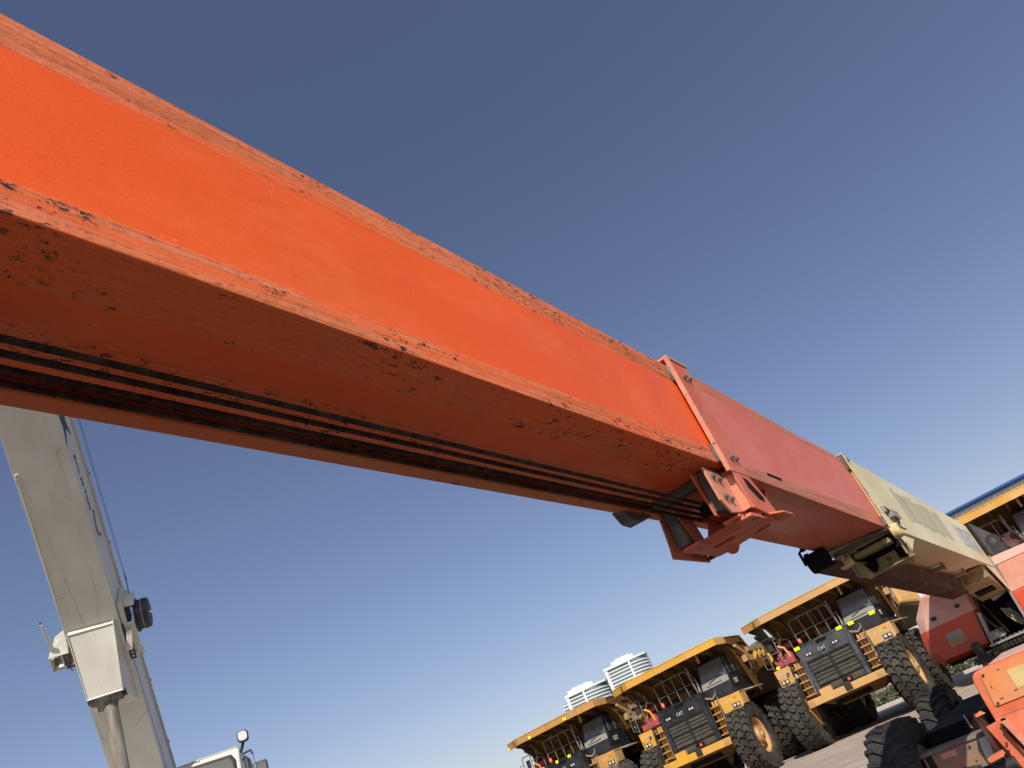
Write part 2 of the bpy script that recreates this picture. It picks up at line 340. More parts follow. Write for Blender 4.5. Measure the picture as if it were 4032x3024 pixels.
# fly section (nearest, plain orange)
b = MB()
b.box(-.742, -.730, -2.6, 5.0, .8700, 1.322)       # near side plate
b.box(-1.11, -1.098, -2.6, 5.0, .872, 1.322)
b.box(-1.098, -.742, -2.6, 5.0, 1.310, 1.322)
b.box(-1.030, -.742, -2.6, 5.0, .8715, .882)       # underside plate
b.box(-1.038, -1.030, -2.6, 5.0, .8715, .925)
fly = part(b, 'fly_boom_section', m_fly, bevel=.0022)
part(MB().box(-1.11, -1.070, -2.6, 5.0, .862, .8715), 'far_flange', m_farlip, fly, bevel=.003)
part(MB().box(-1.0975, -1.0385, -2.55, 4.95, .925, .935), 'cable_channel', m_groove, fly)
part(MB().box(-1.12, -.72, -2.66, -2.602, .86, 1.333), 'nose_plate', m_lip, fly, bevel=.004)
# small dark guide block on the far lower corner
b = MB(); b.prism([(2.46, .872), (2.50, .828), (2.56, .822), (2.73, .872), (2.70, .888), (2.50, .888)], 'x', -1.132, -1.085)
gb = part(b, 'guide_block', m_pad, fly, bevel=.004)
for yy, zz in ((2.53, .845), (2.63, .862)): part(MB().lathe([(-.004, .010), (.006, .010)], (-1.088, yy, zz), 'x', 10), 'bolt', m_bolt, gb)
# wire ropes: twisted strands
def rope(x, z, y0, y1, r, mat, parent, name='wire_rope'):
    nseg = int((y1-y0)/.012); seg = 12; vs = []; fs = []
    for i in range(nseg+1):
        y = y0+(y1-y0)*i/nseg; tw = y*150
        for k in range(seg):
            a = 2*pi*k/seg; rr = r*(1+.16*cos(6*a+tw*1.0)) if seg >= 12 else r
            vs.append((x+rr*cos(a), y, z+rr*sin(a)))
    for i in range(nseg):
        for k in range(seg): fs.append((i*seg+k, i*seg+(k+1) % seg, (i+1)*seg+(k+1) % seg, (i+1)*seg+k))
    return part(MB().add(vs, fs), name, mat, parent, smooth=True)
def rope6(x, z, y0, y1, r, mat, parent):
    """six outer strands laid around the core"""
    b = MB(); n = int((y1-y0)/.011)
    for k in range(6):
        pts = []
        for i in range(n+1):
            y = y0+(y1-y0)*i/n; a = y*2*pi/.085+k*pi/3
            pts.append((x+r*.62*cos(a), y, z+r*.62*sin(a)))
        b.tube(pts, r*.40, 5)
    return part(b, 'wire_rope', mat, parent, smooth=True)
for x in (-.884, -.914, -.946, -.977):
    rope6(x, .800, -2.5, 2.90, .0062, m_cable, fly)

# middle section, faded red
def quadbox(b, x0, x1, y0, y1, zb0, zb1, zt, t=.012, fn=sag):
    """hollow box section; near bottom corner at zb1 (x1), far bottom corner at zb0 (x0)"""
    P = fn
    n = max(2, int((y1-y0)/.5))
    for (A, B_) in (((x1, zb1), (x1, zt)), ((x0, zb0), (x0, zt)), ((x0, zt), (x1, zt)), ((x0, zb0), (x1, zb1))):
        dx = -t if A[0] == B_[0] == x1 else (t if A[0] == B_[0] == x0 else 0); dz = 0 if dx else (-t if A[1] == zt else t)
        i0 = t if not dx else 0
        a = (A[0]+(i0 if A[0] == x0 else 0), A[1]); c = (B_[0]-(i0 if not dx else 0), B_[1])
        b.hexa([P(a[0], y0, a[1]), P(a[0]+dx, y0, a[1]+dz), P(a[0]+dx, y1, a[1]+dz), P(a[0], y1, a[1]),
                P(c[0], y0, c[1]), P(c[0]+dx, y0, c[1]+dz), P(c[0]+dx, y1, c[1]+dz), P(c[0], y1, c[1])])
b = MB(); quadbox(b, -1.130, -.722, 2.78, 7.6, .886, .846, 1.332)
mid = part(b, 'middle_boom_section', m_mid, bevel=.002)
b = MB(); b.box(-.7222, -.7195, 3.13, 3.30, .896, .908); b.tf(sag); part(b, 'slot', m_dark, mid)
# collar at the mouth of the middle section
b = MB()
b.prism([(2.625, .83), (2.80, .83), (2.80, 1.335), (2.625, 1.338)], 'x', -.7195, -.7085)
col1 = part(b, 'collar_plate', m_coll, mid, bevel=.0025)
b = MB(); b.box(-.7075, -.7045, 2.617, 2.632, .825, 1.340); b.box(-1.135, -.7045, 2.612, 2.80, 1.341, 1.352)
b.box(-.7215, -.7045, 2.612, 2.622, .83, 1.341)
b.box(-1.145, -1.134, 2.63, 2.80, .90, 1.341)
part(b, 'collar_rim', m_lip, mid, bevel=.003)
b = MB()
for z in (1.235, .872): b.box(-.7295, -.7200, 2.60, 2.70, z, z+.075)
b.each('side_wear_pad', m_pad, mid, FB, bevel=.002)
for (y, z) in ((2.69, 1.262), (2.735, 1.262), (2.70, .893), (2.745, .893)):
    part(MB().lathe([(0, .0105), (.009, .0105), (.009, .006), (.016, .006)], (-.7085, y, z), 'x', 6), 'bolt', m_bolt, col1)
# rope anchor carrier hanging under the collar
b = MB()
b.prism([(2.64, .830), (2.80, .830), (2.86, .755), (2.90, .700), (2.90, .652), (2.84, .652), (2.80, .668), (2.66, .686)], 'x', -.7195, -.7105)
for y0, y1, z0, z1 in ((2.70, 2.705, .735, .80),): pass
ck = part(b, 'carrier_cheek', m_coll, mid, bevel=.002)
b = MB(); b.prism([(2.715, .815), (2.755, .812), (2.835, .745), (2.825, .722), (2.775, .728), (2.72, .768)], 'x', -.7135, -.7098)
part(b, 'cheek_opening', m_dark, ck)
# bolted pad holder on the near side
b = MB(); b.prism([(2.485, .850), (2.60, .838), (2.66, .822), (2.66, .690), (2.545, .676), (2.495, .722)], 'x', -.7620, -.7530)
b.prism([(2.66, .690), (2.66, .822), (2.76, .822), (2.76, .690)], 'x', -.7620, -.7530); b.box(-.7530, -.7195, 2.655, 2.665, .690, .830)
ph = part(b, 'pad_holder', m_lip, mid, bevel=.002)
for (y, z) in ((2.53, .815), (2.575, .808), (2.545, .735), (2.59, .730)):
    part(MB().lathe([(0, .012), (.008, .012), (.008, .006), (.015, .006)], (-.753, y, z), 'x', 6), 'bolt', m_bolt, ph)
b = MB(); b.box(-.812, -.7622, 2.56, 2.69, .712, .862); part(b, 'wear_pad', m_pad, mid, bevel=.003)
b = MB(); b.prism([(2.52, .858), (2.60, .858), (2.60, .70), (2.56, .70)], 'x', -.822, -.8125); b.box(-.822, -.7530, 2.60, 2.66, .668, .6785)
part(b, 'pad_flange', m_coll, mid, bevel=.002)
b = MB(); b.box(-1.03, -.765, 2.60, 2.64, .838, .866); part(b, 'under_wear_pad', m_pad, mid, bevel=.002)
# far cheek and far pad holder
b = MB(); b.prism([(2.66, .842), (2.95, .842), (2.93, .655), (2.60, .655), (2.62, .70)], 'x', -1.052, -1.044)
part(b, 'far_cheek', m_coll, mid, bevel=.002)
b = MB(); b.prism([(2.66, .842), (2.80, .842), (2.84, .69), (2.74, .69)], 'x', -.994, -.988)
b.hexa([(-1.05, 2.70, .680), (-.95, 2.70, .680), (-.95, 2.78, .680), (-1.05, 2.78, .680), (-1.05, 2.70, .694), (-.95, 2.70, .694), (-.95, 2.78, .694), (-1.05, 2.78, .694)])
part(b, 'far_pad_holder', m_coll, mid, bevel=.002)
part(MB().box(-1.042, -.996, 2.68, 2.78, .697, .838), 'wear_pad', m_pad, mid, bevel=.003)
# bottom channel, back plate with the rope sockets
b = MB()
b.prism([(-.80, 2.64), (-.76, 2.61), (-.7215, 2.62), (-.7215, 2.705), (-.80, 2.705)], 'z', .655, .668)
b.prism([(-1.0, 2.60), (-.93, 2.60), (-.93, 2.705), (-1.0, 2.705)], 'z', .655, .668)
b.box(-1.0, -.7215, 2.706, 2.74, .655, .690)
b.prism([(-1.0, 2.79), (-.7215, 2.79), (-.7215, 2.82), (-.836, 2.89), (-.94, 2.93), (-1.0, 2.92)], 'z', .655, .668)
b.box(-1.0, -.95, 2.74, 2.79, .656, .667); b.box(-.86, -.7215, 2.74, 2.79, .656, .667)
b.hexa([(-.98, 2.80, .664), (-.74, 2.80, .664), (-.74, 2.90, .664), (-.98, 2.90, .664), (-.98, 2.84, .70), (-.74, 2.84, .70), (-.74, 2.89, .70), (-.98, 2.89, .70)])
part(b, 'carrier_floor', m_coll, mid, bevel=.002)
b = MB(); b.hexa([(-1.044, 2.91, .66), (-.76, 2.91, .66), (-.76, 2.93, .66), (-1.044, 2.93, .66), (-1.044, 3.12, .845), (-.76, 3.12, .84), (-.76, 3.14, .84), (-1.044, 3.14, .845)])
b.box(-.93, -.73, 2.66, 2.68, .80, .842); b.box(-.93, -.73, 2.66, 3.1, .842, .852)
b.tube([(-.93, 2.90, .655), (-.93, 2.98, .70)], .026, 14)
part(b, 'carrier_back_plate', m_coll, mid, bevel=.002)
for x in (-.884, -.914, -.946, -.977):
    part(MB().lathe([(2.87, .008), (2.87, .0125), (2.98, .0125), (3.06, .009)], (x+.002, 0, .800), 'y', 14), 'rope_socket', m_coll, mid, smooth=True)
b = MB(); b.box(-.9, -.83, 2.672, 2.676, .745, .79); part(b, 'carrier_hole', m_dark, mid)
# flared foot outside the near cheek
b = MB(); b.hexa([(-.7105, 2.79, .668), (-.665, 2.81, .655), (-.655, 2.88, .645), (-.7105, 2.90, .650), (-.7105, 2.79, .678), (-.665, 2.81, .663), (-.655, 2.88, .653), (-.7105, 2.90, .660)])
part(b, 'flared_foot', m_coll, mid, bevel=.002)

# base section, cream: the widest, nearest to the turret
def sagc(x, y, z): return (x*.962, y*.962, (z-.0145*(y-2.7))*.962)
b = MB(); quadbox(b, -1.185, -.735, 5.33, 10.75, .905, .876, 1.412, .014, sagc)
base = part(b, 'base_boom_section', m_cream, bevel=.002)
b = MB(); b.box(-.7345, -.7285, 5.315, 5.345, .872, 1.418); b.box(-1.15, -.7285, 5.312, 5.345, 1.4185, 1.428); b.tf(sagc)
b2 = MB(); part(b, 'mouth_rim', m_creamrust, base, bevel=.003)
b = MB(); b.box(-.7485, -.7365, 5.27, 5.325, 1.30, 1.41); b.box(-.7485, -.7365, 5.27, 5.325, .89, .95); b.box(-1.12, -.76, 5.27, 5.33, .862, .876); b.tf(sagc)
b.each('mouth_wear_pad', m_pad, base, FB, bevel=.002)
b = MB(); b.box(-.7345, -.7215, 5.34, 5.40, 1.375, 1.398); b.tf(sagc); part(b, 'rim_bolt', m_steel, base)
b = MB(); b.lathe([(-.745, .046), (-.705, .050), (-.690, .040)], (0, 5.36, .845), 'x', 20); b.tf(sagc); part(b, 'pivot_knob', m_creamrust, base, bevel=.004, smooth=True)
b = MB(); b.lathe([(-1.135, .050), (-1.075, .050)], (0, 5.36, .845), 'x', 20); b.box(-1.13, -1.04, 5.32, 5.42, .78, .84); b.tf(sagc); part(b, 'far_knuckle', m_creamrust, base, bevel=.006, smooth=True)
# cross beams under the mouth
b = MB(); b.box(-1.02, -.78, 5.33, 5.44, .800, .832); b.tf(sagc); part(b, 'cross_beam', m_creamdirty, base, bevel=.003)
b = MB(); b.box(-1.08, -.74, 5.53, 5.56, .70, .868); b.tf(sagc); part(b, 'painted_shade_plate', m_dark, base)  # added dark plate, paints the shade behind the cross beam
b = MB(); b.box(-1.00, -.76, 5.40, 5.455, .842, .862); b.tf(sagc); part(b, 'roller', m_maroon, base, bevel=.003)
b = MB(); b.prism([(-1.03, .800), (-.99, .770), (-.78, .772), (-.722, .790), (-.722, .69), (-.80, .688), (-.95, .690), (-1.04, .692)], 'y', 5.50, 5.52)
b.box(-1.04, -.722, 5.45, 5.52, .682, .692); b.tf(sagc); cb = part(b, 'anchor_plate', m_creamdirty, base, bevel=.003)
for x in (-.975, -.765):
    b = MB(); b.prism([(x-.045, .775), (x+.035, .775), (x+.03, .73), (x+.005, .70), (x-.045, .715)], 'y', 5.494, 5.4995); b.tf(sagc); part(b, 'lightening_hole', m_dark, cb)
b = MB(); b.lathe([(5.48, .012), (5.50, .012)], (-.87, 0, .738), 'y', 12); b.tf(sagc); part(b, 'bolt', m_rust, cb)
b = MB(); b.prism([(5.42, .84), (5.95, .84), (5.55, .722)], 'x', -.735, -.728); b.tf(sagc); part(b, 'gusset', m_cream, base, bevel=.002)
b = MB(); b.box(-.745, -.736, 5.38, 5.44, .70, .84); b.tf(sagc); part(b, 'gusset_flange', m_creamdirty, base, bevel=.002)
# hook bracket at the far corner
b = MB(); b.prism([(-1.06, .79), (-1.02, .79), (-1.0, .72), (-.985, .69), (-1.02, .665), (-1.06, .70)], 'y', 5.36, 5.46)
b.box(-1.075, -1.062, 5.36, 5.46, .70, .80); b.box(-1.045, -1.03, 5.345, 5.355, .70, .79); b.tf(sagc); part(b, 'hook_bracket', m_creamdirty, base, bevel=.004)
# hose roller drum and its frame at the far side
b = MB(); b.lathe([(-1.24, .062), (-1.235, .068), (-1.215, .068), (-1.213, .058), (-1.15, .058), (-1.148, .066), (-1.11, .066), (-1.11, .05)], (0, 5.10, .862), 'x', 28)
b.lathe([(-1.245, .018), (-1.235, .018)], (0, 5.10, .862), 'x', 12); b.tf(sagc); part(b, 'hose_drum', m_dark, base, smooth=True)
b = MB(); b.tube([(-1.10, 5.0, .925), (-1.20, 5.0, .955), (-1.235, 5.0, .93), (-1.24, 5.02, .85)], .009, 8); b.lathe([(-1.215, .018), (-1.19, .018)], (0, 5.0, .945), 'x', 12); b.tf(sagc); part(b, 'drum_guard', m_dark, base, smooth=True)
# long pinkish carrier tray along the far lower edge
b = MB()
b.hexa([(-1.235, 5.15, .80), (-1.10, 5.15, .80), (-1.05, 9.9, .69), (-1.235, 9.9, .69), (-1.235, 5.15, .83), (-1.10, 5.15, .83), (-1.05, 9.9, .86), (-1.235, 9.9, .86)])
b.hexa([(-1.10, 5.5, .80), (-1.03, 5.5, .83), (-1.03, 9.9, .80), (-1.10, 9.9, .75), (-1.10, 5.5, .86), (-1.03, 5.5, .86), (-1.03, 9.9, .86), (-1.10, 9.9, .86)])
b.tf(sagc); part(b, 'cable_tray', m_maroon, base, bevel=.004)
b = MB(); b.box(-1.095, -1.055, 5.6, 9.9, .862, .885)
for y in (6.75, 8.2, 9.45): b.box(-1.08, -.93, y, y+.06, .835, .868); b.lathe([(-.935, .034), (-.915, .034)], (0, y+.03, .853), 'x', 12)
b.tf(sagc); part(b, 'tray_rail', m_creamdirty, base, bevel=.002)
# box bracket near the turret
b = MB(); b.hexa([(-1.07, 9.75, .74), (-.775, 9.75, .74), (-.775, 10.7, .60), (-1.07, 10.7, .60), (-1.07, 9.75, .87), (-.775, 9.75, .87), (-.775, 10.7, .87), (-1.07, 10.7, .87)])
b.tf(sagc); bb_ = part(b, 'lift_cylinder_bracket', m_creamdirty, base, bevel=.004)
b = MB(); b.hexa([(-1.03, 10.15, .660), (-.83, 10.15, .660), (-.83, 10.35, .632), (-1.03, 10.35, .632), (-1.03, 10.15, .69), (-.83, 10.15, .69), (-.83, 10.35, .69), (-1.03, 10.35, .69)]); b.tf(sagc)
part(b, 'slot', m_dark, bb_)
b = MB(); b.prism([(9.9, .862), (10.7, .862), (10.72, .58), (10.55, .60)], 'x', -.748, -.738); b.tf(sagc); part(b, 'end_gusset', m_cream, base, bevel=.002)
# angle sensor box near the mouth
b = MB(); b.box(-.7345, -.700, 5.55, 5.78, .965, 1.02); b.box(-.7345, -.715, 5.48, 5.56, 1.0, 1.045); b.tf(sagc); sb_ = part(b, 'sensor_box', m_steel, base, bevel=.003)
b = MB(); b.tube([(-.715, 5.5, 1.03), (-.705, 5.6, .98), (-.71, 5.66, .93), (-.72, 5.58, .90), (-.71, 5.72, .885)], .006, 6); b.tf(sagc); part(b, 'sensor_cable', m_black, sb_, smooth=True)
# worn-off lettering block and the blue grey plate
b = MB(); x0 = 6.45
for i, wd in enumerate((.10, .34, .06, .16, .30, .14, .24, .12, .28)):
    b.box(-.7345, -.7338, x0, x0+wd, 1.03+(.02 if i % 2 else 0), 1.33-(.03 if i % 3 == 1 else 0)); x0 += wd+.035
b.tf(sagc); part(b, 'ghost_lettering', m_ghost, base)
b = MB(); b.box(-.7345, -.7330, 9.15, 10.45, 1.04, 1.285); b.tf(sagc); pl_ = part(b, 'faded_name_plate', m_blueplate, base)
b = MB()
for (y0, y1, z0, z1) in ((9.10, 9.14, 1.03, 1.33), (9.22, 9.28, 1.05, 1.28), (9.40, 9.44, 1.06, 1.28), (9.52, 10.4, 1.025, 1.037), (9.9, 10.5, 1.29, 1.30), (9.66, 9.70, 1.08, 1.25), (9.86, 9.89, 1.06, 1.26), (10.05, 10.09, 1.09, 1.27), (10.26, 10.30, 1.06, 1.22)): b.box(-.7328, -.7318, y0, y1, z0, z1)
b.tf(sagc); part(b, 'plate_stripes', m_labelwhite, pl_)

# ---- turret and chassis in the ground frame
def gp(mb, name, mat, parent=None, **k): return mb.build(name, mat, parent or lift, FG, **k)
turret = gp(MB().box(-1.16, -.70, 11.0, 13.1, 1.50, 2.10).box(-1.75, .55, 10.6, 13.0, 1.36, 1.44), 'turret_frame', m_dark, bevel=.01)
gp(MB().box(-.70, -.655, 10.30, 13.0, 2.22, 2.62).box(-.70, -.665, 10.30, 10.36, 1.50, 2.62), 'boom_upright', m_black, turret, bevel=.006)
# left engine hood
hood_o = [(-1.26, 2.16), (-1.58, 2.14), (-1.76, 1.95), (-1.83, 1.72), (-1.85, 1.54), (-1.77, 1.40), (-1.40, 1.40), (-1.20, 1.40), (-1.14, 1.74), (-1.08, 2.0)]
def clipz(poly, z, above):
    out = []
    n = len(poly)
    for i in range(n):
        a, c = poly[i], poly[(i+1) % n]; ia = (a[1] >= z) == above; ic = (c[1] >= z) == above
        if ia: out.append(a)
        if ia != ic:
            t = (z-a[1])/(c[1]-a[1]); out.append((a[0]+t*(c[0]-a[0]), z))
    return out
def hood(name, poly, split, zt):
    h = gp(MB().prism(clipz(poly, split, False), 'y', 10.30, 12.9), name, m_podlo, bevel=.03)
    gp(MB().prism(clipz(poly, split, True), 'y', 10.302, 12.9), 'faded_hood_top', m_podup, h, bevel=.03, label='faded salmon upper half')
    return h
def shrink(poly, k, c): return [(c[0]+(p[0]-c[0])*k, c[1]+(p[1]-c[1])*k) for p in poly]
lo = clipz(hood_o, 1.79, False); hi = clipz(hood_o, 1.79, True)
def chamfered(b, poly, y0, y1, ch):
    cx = sum(p[0] for p in poly)/len(poly); cz = sum(p[1] for p in poly)/len(poly)
    return b
eh = gp(MB().prism(lo, 'y', 10.36, 12.9), 'engine_hood', m_podlo, bevel=.012)
# front face with a chamfer on the outer edge, in two tones
inner = [(-1.26, 2.12), (-1.48, 2.09), (-1.66, 1.93), (-1.74, 1.72), (-1.76, 1.56), (-1.70, 1.45), (-1.40, 1.44), (-1.22, 1.44), (-1.16, 1.74), (-1.12, 1.98)]
def cap(polyo, polyi, z, above, mat, nm, par):
    o_ = clipz(polyo, z, above); i_ = clipz(polyi, z, above)
    b = MB()
    if len(o_) == len(i_): b.loft([(p[0], 10.36, p[1]) for p in o_], [(p[0], 10.28, p[1]) for p in i_])
    else: b.prism(o_, 'y', 10.28, 10.36)
    return gp(b, nm, mat, par, bevel=.004)
cap(hood_o, inner, 1.79, False, m_podlo, 'hood_front', eh)
cap(hood_o, inner, 1.7905, True, m_podup, 'hood_front_upper', eh)
gp(MB().prism(hi, 'y', 10.36, 12.9), 'hood_upper', m_podup, eh, bevel=.012)
b = MB(); b.prism([(-1.57, 1.67), (-1.55, 1.685), (-1.40, 1.685), (-1.38, 1.67), (-1.38, 1.612), (-1.57, 1.612)], 'y', 10.272, 10.281); gp(b, 'grey_label', m_steel, eh)
b = MB(); b.box(-1.575, -1.385, 10.272, 10.281, 1.54, 1.61); gp(b, 'tan_label', m_tan, eh)
MB().box(-1.60, -1.54, 10.262, 10.281, 1.86, 1.90).box(-1.30, -1.25, 10.262, 10.281, 1.88, 1.92).each('hood_latch', m_black, eh, FG, bevel=.004)
gp(MB().tube([(-1.02, 10.2, 1.48), (-1.06, 10.12, 1.60), (-1.10, 10.25, 1.72), (-1.06, 10.5, 1.85)], .012, 8).tube([(-.98, 10.3, 1.46), (-1.0, 10.2, 1.62), (-1.04, 10.3, 1.80), (-.98, 10.5, 1.95)], .010, 8), 'dangling_hose', m_black, turret, smooth=True)
gp(MB().box(-1.16, -1.02, 10.2, 10.42, 1.44, 1.53).lathe([(10.16, .03), (10.2, .035)], (-1.09, 0, 1.485), 'y', 12), 'valve_block', m_steel, turret, bevel=.006)
gp(MB().prism([(-1.20, 1.40), (-1.17, 1.40), (-1.10, 1.74), (-1.14, 1.76)], 'y', 10.22, 10.40), 'hood_edge_strip', m_steel, eh, bevel=.004)
# right hood
rh_o = [(-.68, 2.20), (-.70, 2.0), (-.72, 1.80), (-.74, 1.57), (-.74, 1.40), (.42, 1.40), (.42, 2.0), (.28, 2.16)]
rh = gp(MB().prism(clipz(rh_o, 1.80, False), 'y', 10.28, 12.9), 'tank_hood', m_podlo, bevel=.02)
gp(MB().prism(clipz(rh_o, 1.80, True), 'y', 10.281, 12.9), 'tank_hood_upper', m_podup, rh, bevel=.02)
gp(MB().prism([(-.685, 2.202), (.28, 2.162), (.28, 2.10), (-.69, 2.11)], 'y', 10.272, 10.2795), 'bleached_band', m_podtop, rh)
gp(MB().prism([(-.68, 2.22), (-.705, 2.22), (-.775, 1.40), (-.745, 1.40)], 'y', 10.24, 10.34), 'hood_edge_strip', m_steel, rh, bevel=.004)
# guard plate with round hole and seat-like disc seen over the right hood
def ring(cx, cz, ro, ri, y0, y1, seg=24):
    b = MB(); vs = []; fs = []
    for k in range(seg):
        a = 2*pi*k/seg
        for (r, y) in ((ro, y0), (ro, y1), (ri, y1), (ri, y0)): vs.append((cx+r*cos(a), y, cz+r*sin(a)))
    for k in range(seg):
        for i in range(4): fs.append((k*4+i, k*4+(i+1) % 4, ((k+1) % seg)*4+(i+1) % 4, ((k+1) % seg)*4+i))
    return b.add(vs, fs)
b = ring(-.56, 2.35, .075, .036, 10.30, 10.32); b.box(-.635, -.485, 10.302, 10.318, 2.19, 2.30); b.box(-.575, -.57, 10.303, 10.317, 2.31, 2.39)
gp(b, 'holed_guard_plate', m_black, turret)
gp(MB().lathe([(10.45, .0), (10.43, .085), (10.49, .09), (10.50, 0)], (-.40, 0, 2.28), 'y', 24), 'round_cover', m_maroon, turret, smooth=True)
gp(MB().tube([(-.36, 10.4, 2.36), (-.33, 10.42, 2.30), (-.30, 10.42, 2.22), (-.24, 10.42, 2.20)], .012, 8).tube([(-.34, 10.38, 2.36), (-.28, 10.40, 2.27), (-.22, 10.40, 2.24)], .008, 8), 'hose', m_black, turret, smooth=True)
# interior between the hoods
gp(MB().box(-1.15, -.72, 10.75, 10.80, 1.44, 2.3), 'rear_bulkhead', m_dark, turret)
gp(MB().prism([(-.97, 1.92), (-.79, 1.93), (-.76, 1.83), (-.93, 1.79)], 'y', 10.35, 10.55), 'valve_cover', m_steel, turret, bevel=.005)
b = MB()
for i in range(4): b.tube([(-.92+.022*i, 10.45, 1.70-.01*i), (-.90+.03*i, 10.42, 1.60), (-.86+.022*i, 10.42, 1.52), (-.82+.02*i, 10.42, 1.47)], .009, 8)
gp(b, 'hydraulic_hose', m_beige, turret, smooth=True)
b = MB()
for i in range(3): b.tube([(-.84+.02*i, 10.5, 1.72), (-.86+.03*i, 10.5, 1.6), (-.80+.03*i, 10.48, 1.50), (-.70, 10.48, 1.47)], .014, 8)
gp(b, 'black_hose', m_black, turret, smooth=True)
b = MB(); b.box(-1.20, -.55, 10.05, 10.9, 1.395, 1.415); gp(b, 'deck_plate', m_steel, turret, bevel=.003)
b = MB()
for i in range(12): b.lathe([(1.415, .013), (1.43, .013)], (-1.12+i*.05, 10.09, 0), 'z', 6)
b.each('bolt', m_bolt, turret, FG)
b = MB(); b.lathe([(1.30, .48), (1.30, .62), (1.385, .62), (1.385, .55)], (-.62, 10.75, 0), 'z', 48); gp(b, 'slew_ring', m_black, turret)
pr = []
for i in range(140):
    a = 2*pi*i/140; rr = .655 if (i//1) % 2 == 0 else .628
    for da in (-.010, .010): pr.append((-.62+rr*cos(a+da), 10.75+rr*sin(a+da)))
b = MB().prism(pr, 'z', 1.325, 1.375)
gp(b, 'ring_gear', m_bolt, turret)
gp(MB().lathe([(1.34, .045), (1.36, .05), (1.47, .05), (1.50, .03)], (-1.33, 10.15, 0), 'z', 20).box(-1.42, -1.24, 10.08, 10.30, 1.28, 1.345), 'slew_motor', m_black, turret, bevel=.003, smooth=True)
# chassis: box with rounded front cover
chas = gp(MB().box(-1.05, .35, 8.75, 12.8, .55, 1.24), 'chassis', m_dark, bevel=.02)
fp = [(-1.20, 1.30), (-1.255, 1.292), (-1.285, 1.265), (-1.30, 1.22), (-1.31, 1.10), (-1.32, .90), (.75, .90), (.75, 1.22), (.70, 1.30)]
fc = gp(MB().prism(fp, 'y', 8.40, 8.72), 'front_cover', m_base, chas, bevel=.012)
gp(MB().hexa([(-1.14, 8.72, 1.29), (.7, 8.72, 1.29), (.7, 10.1, 1.29), (-1.14, 10.1, 1.29), (-1.14, 8.72, 1.305), (.7, 8.72, 1.305), (.7, 10.1, 1.305), (-1.14, 10.1, 1.305)]), 'top_deck', m_podtop, chas)
gp(MB().prism([(-1.215, 1.265), (-1.20, 1.278), (.5, 1.278), (.5, .992), (-1.235, .992), (-1.25, 1.005)], 'y', 8.388, 8.3985), 'cover_plate', m_panel, fc, bevel=.002)
for (x, z) in ((-1.19, 1.252), (-1.215, 1.012), (-.75, 1.252), (-.7, 1.012)): gp(MB().lathe([(8.374, .008), (8.378, .011), (8.3885, .011)], (x, 0, z), 'y', 10), 'bolt', m_black, fc)
gp(MB().box(-1.005, -.62, 8.3845, 8.3878, 1.06, 1.215), 'cracked_yellow_label', m_decal, fc)
b = MB()
for (x, z, w_, h_) in ((-1.07, 1.245, .028, .008), (-1.19, 1.13, .008, .028), (-1.18, 1.03, .030, .010), (-1.04, 1.05, .030, .010), (-1.09, 1.255, .0, .0)):
    if w_: b.box(x, x+w_, 8.3855, 8.388, z, z+h_)
gp(b, 'slots', m_rust, fc)
gp(MB().box(-.955, -.80, 8.3845, 8.3878, .955, .985), 'yellow_label', m_yellowlab, fc)
gp(MB().box(-1.02, -.85, 8.2, 8.204, .74, .80), 'yellow_label', m_decal, fc)
# lower apron
b = MB(); b.hexa([(-1.22, 8.25, .42), (.75, 8.25, .42), (.75, 8.35, .42), (-1.22, 8.35, .42), (-1.24, 8.39, .905), (.75, 8.39, .905), (.75, 8.42, .905), (-1.24, 8.42, .905)])
gp(b, 'lower_apron', m_base, chas, bevel=.006)
gp(MB().hexa([(-1.315, 8.385, .893), (.75, 8.385, .893), (.75, 8.43, .893), (-1.315, 8.43, .893), (-1.315, 8.385, .905), (.75, 8.385, .905), (.75, 8.43, .905), (-1.315, 8.43, .905)]), 'seam_flange', m_lip, chas)
# side bracket plates at the left of the apron
b = MB(); b.prism([(8.0, 1.0), (8.08, 1.03), (8.35, .90), (8.40, .5), (8.2, .42), (8.05, .6)], 'x', -1.395, -1.375)
gp(b, 'fork_plate', m_maroon, chas, bevel=.003)
b = MB(); b.hexa([(-1.375, 8.0, 1.0), (-1.30, 8.06, 1.0), (-1.30, 8.08, 1.0), (-1.375, 8.02, 1.0), (-1.375, 8.0, 1.02), (-1.33, 8.06, 1.03), (-1.33, 8.08, 1.03), (-1.375, 8.02, 1.02)])
b.prism([(-1.37, .90), (-1.24, .915), (-1.22, .50), (-1.29, .50)], 'y', 8.12, 8.14)
gp(b, 'fork_face', m_base, chas, bevel=.003)
b = MB(); b.prism([(-1.225, .905), (-1.17, .905), (-1.10, .50), (-1.13, .48)], 'y', 8.02, 8.05); gp(b, 'apron_rib', m_lip, chas, bevel=.003)
b = MB(); b.prism([(-1.262, .885), (-1.235, .885), (-1.135, .50), (-1.175, .50)], 'y', 8.09, 8.10); gp(b, 'rib_painted_shadow', m_maroon, chas)  # maroon strip painted in for the shadow beside the rib
for (x, z) in ((-1.235, .84), (-1.255, .785), (-1.12, .66), (-1.13, .62)): gp(MB().lathe([(8.0, .011), (8.022, .011)], (x, 0, z), 'y', 8), 'bolt', m_black, chas)
gp(MB().hexa([(-1.45, 7.85, .676), (-1.33, 7.85, .69), (-1.33, 8.02, .69), (-1.45, 8.02, .676), (-1.46, 7.85, .708), (-1.34, 7.85, .722), (-1.34, 8.02, .722), (-1.46, 8.02, .708)]), 'step_block', m_base, chas, bevel=.004)
gp(MB().lathe([(-1.47, .05), (-1.30, .05)], (0, 8.05, .60), 'x', 20), 'pin', m_black, chas, smooth=True)
